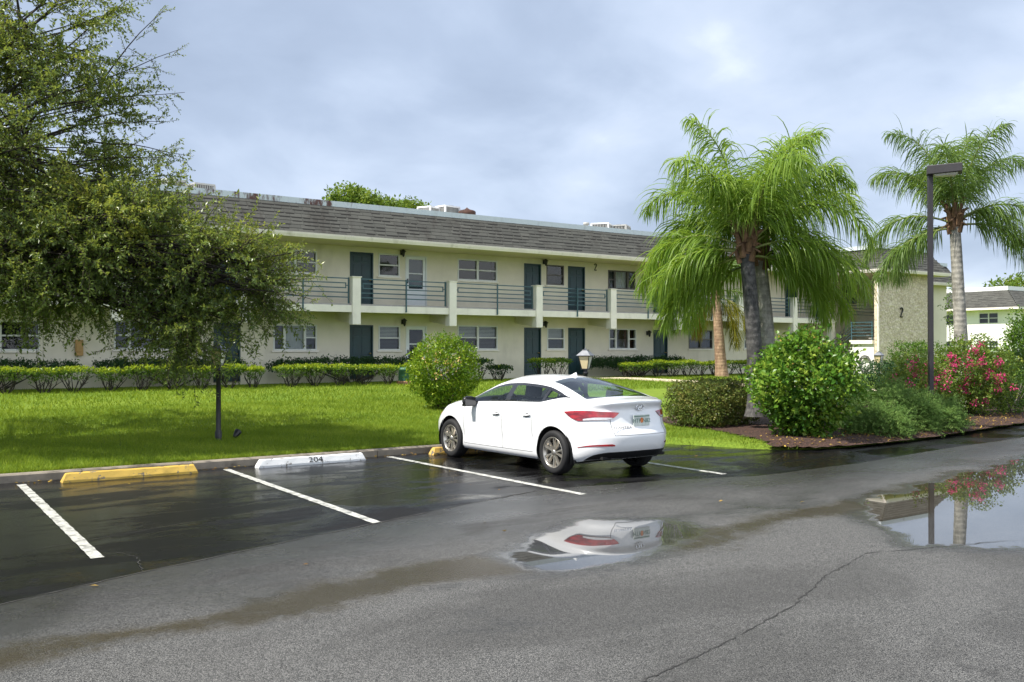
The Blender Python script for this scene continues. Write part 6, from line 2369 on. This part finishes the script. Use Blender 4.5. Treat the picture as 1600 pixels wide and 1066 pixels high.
# ---- junipers: feathery arching sprays
def juniper(label, loc, rad, nsp, seed):
    global rng
    keep = rng
    rng = np.random.default_rng(seed)
    t = thing('juniper', label, 'juniper', loc, 0, 'spreading junipers by the asphalt')
    rad = np.array(rad)
    d = rand_dirs(nsp)
    d[:, 2] = np.abs(d[:, 2]) * 0.9
    d = unit(d)
    lump = 1 + 0.22 * np.sin(d[:, 0] * 7 + seed) * np.cos(d[:, 1] * 7) + rng.normal(0, 0.05, nsp)
    O = d * rad * (rng.uniform(0.66, 0.98, nsp) * lump)[:, None] + np.array([0, 0, 0.08])
    D = unit(d * [1, 1, 0.35] + np.array([0, 0, 0.22]) + rng.normal(0, 0.30, (nsp, 3)))
    L = rng.uniform(0.10, 0.24, nsp)
    lv, tw = spray_set(O, D, L, 34, 0.034, 0.013, rng.uniform(0.0, 0.5, nsp), np.clip(rng.normal(0.5, 0.16, nsp), 0, 1), side=0.75)
    leaf_mesh('foliage', *lv[:3], lv[3], lv[4], lv[5], 'juniper_leaf', t)
    g = G()
    r_ = random.Random(seed)
    for i in range(12):
        a = 2 * math.pi * i / 12
        g.tube(curve_pts((0, 0, -0.02), (math.cos(a) * rad[0] * 0.8, math.sin(a) * rad[1] * 0.8, r_.uniform(0.15, 0.8) * rad[2]), 5, 0.05, 0.03, r_), [0.022, 0.019, 0.016, 0.012, 0.008, 0.004], 5)
    g.build('stem', 'bark', t)
    rng = keep
    return t


juniper('wide grey-green juniper mound directly in front of the light pole base', (17.75, 11.65, 0.06), (1.20, 0.90, 0.92), 2600, 51)
juniper('low juniper spreading over the mulch edge, front left of the two mounds', (16.6, 11.1, 0.06), (0.74, 0.52, 0.52), 1400, 52)
juniper('juniper clump reaching furthest right, its tips over the wet asphalt', (18.75, 11.25, 0.06), (0.88, 0.50, 0.60), 1600, 53)


# ---- row of hedge shrubs with bare stems and flat lime tops along the front wall
def hedge_shrub(loc, seed, wx=0.55, top=0.72, lime=True, label='', dark=False):
    global rng
    keep = rng
    rng = np.random.default_rng(seed)
    t = thing('hedge_shrub', label, 'hedge shrub', loc, rng.uniform(0, 6), 'hedge shrubs along the front wall')
    r_ = random.Random(seed)
    g = G()
    for i in range(8):
        a = 2 * math.pi * i / 8 + r_.uniform(-.4, .4)
        e = r_.uniform(0.45, 0.95)
        tip = Vector((math.cos(a) * wx * e, math.sin(a) * wx * 0.8 * e, top - r_.uniform(0.10, 0.22)))
        pts = curve_pts((math.cos(a) * 0.04, math.sin(a) * 0.04, -0.03), tip, 5, -0.07, 0.03, r_)
        g.tube(pts, [0.021, 0.018, 0.016, 0.013, 0.010, 0.007], 5)
        for q in range(2):
            b = pts[2 + q] + Vector((r_.uniform(-.2, .2), r_.uniform(-.2, .2), r_.uniform(.12, .25)))
            g.tube([pts[2 + q], pts[2 + q].lerp(b, 0.5) + Vector((0, 0, .02)), b], [0.010, 0.008, 0.005], 4, caps=False)
    g.build('stem', 'bark_dark', t)
    n = 950
    ang = rng.uniform(0, 2 * np.pi, n)
    rad_ = np.sqrt(rng.uniform(0, 1, n)) * (1 + 0.12 * np.sin(ang * 3 + seed))
    top_ = rng.uniform(size=n) < 0.66
    z = np.where(top_, top - rng.uniform(0, 0.13, n) - 0.05 * rad_ ** 3, top - rng.uniform(0.10, 0.38, n))
    x = np.cos(ang) * rad_ * wx * np.where(top_, 1.0, 0.85)
    y = np.sin(ang) * rad_ * wx * 0.75 * np.where(top_, 1.0, 0.85)
    C = np.stack([x, y, z], -1)
    keepm = top_ | (rng.uniform(size=n) < 0.6)
    C, top_ = C[keepm], top_[keepm]
    n = len(C)
    D = unit(rand_dirs(n) + np.array([0, 0, 0.35]))
    N = unit(np.array([0, 0, 0.8]) + rng.normal(0, 0.5, (n, 3)))
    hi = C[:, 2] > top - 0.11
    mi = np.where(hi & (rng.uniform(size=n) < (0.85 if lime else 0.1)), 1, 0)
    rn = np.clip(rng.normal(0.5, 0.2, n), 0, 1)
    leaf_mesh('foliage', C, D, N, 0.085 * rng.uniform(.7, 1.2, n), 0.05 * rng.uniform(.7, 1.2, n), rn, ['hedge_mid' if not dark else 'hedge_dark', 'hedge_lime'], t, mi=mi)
    rng = keep
    return t


HY = 29.2
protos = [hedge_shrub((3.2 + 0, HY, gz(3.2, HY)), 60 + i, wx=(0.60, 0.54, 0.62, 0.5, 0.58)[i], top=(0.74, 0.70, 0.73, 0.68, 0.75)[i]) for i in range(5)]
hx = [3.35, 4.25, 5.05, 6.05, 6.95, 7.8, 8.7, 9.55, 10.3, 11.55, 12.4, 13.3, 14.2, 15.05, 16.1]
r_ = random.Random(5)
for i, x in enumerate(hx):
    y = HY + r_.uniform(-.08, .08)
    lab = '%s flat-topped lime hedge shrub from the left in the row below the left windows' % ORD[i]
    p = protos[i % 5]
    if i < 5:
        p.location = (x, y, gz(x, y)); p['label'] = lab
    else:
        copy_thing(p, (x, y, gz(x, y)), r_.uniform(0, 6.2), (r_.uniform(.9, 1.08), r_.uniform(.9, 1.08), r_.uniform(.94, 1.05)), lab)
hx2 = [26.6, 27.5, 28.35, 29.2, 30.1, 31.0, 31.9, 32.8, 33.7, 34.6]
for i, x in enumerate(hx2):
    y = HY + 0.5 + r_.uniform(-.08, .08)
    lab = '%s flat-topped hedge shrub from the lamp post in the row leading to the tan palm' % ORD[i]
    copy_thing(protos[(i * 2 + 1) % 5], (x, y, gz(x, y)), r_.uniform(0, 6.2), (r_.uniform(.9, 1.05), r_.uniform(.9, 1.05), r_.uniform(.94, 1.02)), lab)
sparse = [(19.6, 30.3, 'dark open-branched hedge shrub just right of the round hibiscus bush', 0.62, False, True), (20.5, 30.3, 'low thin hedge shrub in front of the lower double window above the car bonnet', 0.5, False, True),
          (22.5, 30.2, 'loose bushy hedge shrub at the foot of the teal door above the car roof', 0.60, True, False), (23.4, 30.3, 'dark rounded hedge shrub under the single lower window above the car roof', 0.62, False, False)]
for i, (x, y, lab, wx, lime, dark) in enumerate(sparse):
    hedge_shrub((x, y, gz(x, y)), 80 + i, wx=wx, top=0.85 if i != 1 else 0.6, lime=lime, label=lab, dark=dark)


def back_hedge(x0, x1, label, seed, top=0.84, y=31.25):
    w_ = (x1 - x0) / 2
    xm = (x0 + x1) / 2
    return shrub('back_hedge', label, 'hedge', (xm, y, gz(xm, y) - 0.02), (w_, 0.42, 0.17), int(230 * w_), 12, 0.080, 0.055, 'hedge_dark', seed, group='dark hedges against the front wall', stems=int(5 * w_ + 2), zc=top - 0.15, boxy=4.0, lump=0.06, crn=(0.5, 0.2), stem_mat='bark_dark')


back_hedge(1.2, 5.4, 'dark clipped back hedge behind the leftmost lime shrubs', 90)
back_hedge(6.1, 10.7, 'dark clipped back hedge behind the lime shrubs left of the lawn lamp post', 91)
back_hedge(11.7, 17.7, 'long dark clipped back hedge behind the green utility box', 92)
back_hedge(25.8, 31.3, 'dark clipped back hedge right of the lantern above the car', 93, top=0.82)


# ---- trees beyond the buildings
def far_tree(label, loc, h, rad, mat, seed, lL=0.3, ncl=420):
    t = shrub('background_tree', label, 'tree', loc, rad, ncl, 16, lL, lL * 0.6, mat, seed, group='trees beyond the buildings', stems=0, zc=h, crn=(0.5, 0.2), lump=0.2)
    for o in list(bpy.data.objects):
        if o.parent == t and o.name.startswith('stem'):
            bpy.data.objects.remove(o)
        elif o.parent == t and o.name.startswith('foliage'):
            o.name = 'crown'
    g = G()
    g.tube([(0, 0, -0.1), (0.1, 0, h * 0.5), (0, 0.1, h)], [rad[0] * 0.14, rad[0] * 0.10, rad[0] * 0.05], 9)
    for i in range(6):
        a = i * 1.05
        g.tube([(0.05, 0, h * 0.62), (math.cos(a) * rad[0] * 0.4, math.sin(a) * rad[1] * 0.4, h * 0.85), (math.cos(a) * rad[0] * 0.75, math.sin(a) * rad[1] * .75, h + 0.2)], [rad[0] * 0.06, rad[0] * .04, rad[0] * .02], 6)
    g.build('trunk', 'bark', t)
    return t


far_tree('rounded yellow-green treetop showing above the roof, left and taller of the two', (28.35, 60, 0), 10.6, (2.45, 2.2, 2.15), 'pine_leaf', 101, 0.28, 900)
far_tree('rounded yellow-green treetop showing above the roof, right and lower of the two', (32.6, 60.5, 0), 10.4, (2.2, 2.0, 1.9), 'pine_leaf', 102, 0.28, 800)
far_tree('green tree rising behind the right end of the neighbouring white building', (128, 64, 0), 7.6, (5.0, 5.0, 3.4), 'pine_leaf', 103, 0.5)
far_tree('dark green tree low at the right end of the neighbouring white building', (106, 50, 0), 3.6, (3.4, 3.4, 3.0), 'hedge_mid', 104, 0.4)

# small dark climber at the corner of the wing
shrub('low_shrub', 'thin dark climbing shrub at the right corner of the stone-fronted wing', 'bush', (53.5, 30.9, gz(53.5, 30.9)), (0.36, 0.4, 1.6), 60, 9, 0.14, 0.08, 'hedge_mid', 43, stems=4, zc=3.6, crn=(0.45, 0.2), lump=0.3, inner=0.6)

# fallen leaves on the mulch and the kerb: too many to count
n = 900
x = rng.uniform(13.2, 24, n)
y = edge_y(x) + np.abs(rng.normal(0, 0.8, n)) - 0.05
ok = (poly_sd(x, y, BED) > 0.02)
x, y = x[ok], y[ok]
n = len(x)
C = np.stack([x, y, lawn_z(x, y) + 0.055 + 0.03 * np.clip(poly_sd(x, y, BED), 0, 1)], -1)
# a few blown on to the asphalt, most of them along the kerb
kx_ = np.concatenate([rng.uniform(0, 12, 16), rng.uniform(0, 10.3, 90)])
ky_ = np.concatenate([rng.uniform(7.0, 13.5, 16), 14.12 - np.abs(rng.normal(0, 0.10, 90))])
C = np.concatenate([C, np.stack([kx_, ky_, np.full(106, 0.010)], -1)])
n = len(C)
D = unit(np.concatenate([rng.normal(0, 1, (n, 2)), rng.normal(0, 0.2, (n, 1))], 1))
o = leaf_mesh('fallen_leaves', C, D, unit(np.array([0, 0, 1.0]) + rng.normal(0, 0.3, (n, 3))), rng.uniform(0.03, 0.08, n), rng.uniform(0.02, 0.045, n), rng.uniform(0, 1, n), 'litter')
tag(o, 'yellow and brown leaves fallen on the mulch and along the kerb', 'fallen leaves', kind='stuff')
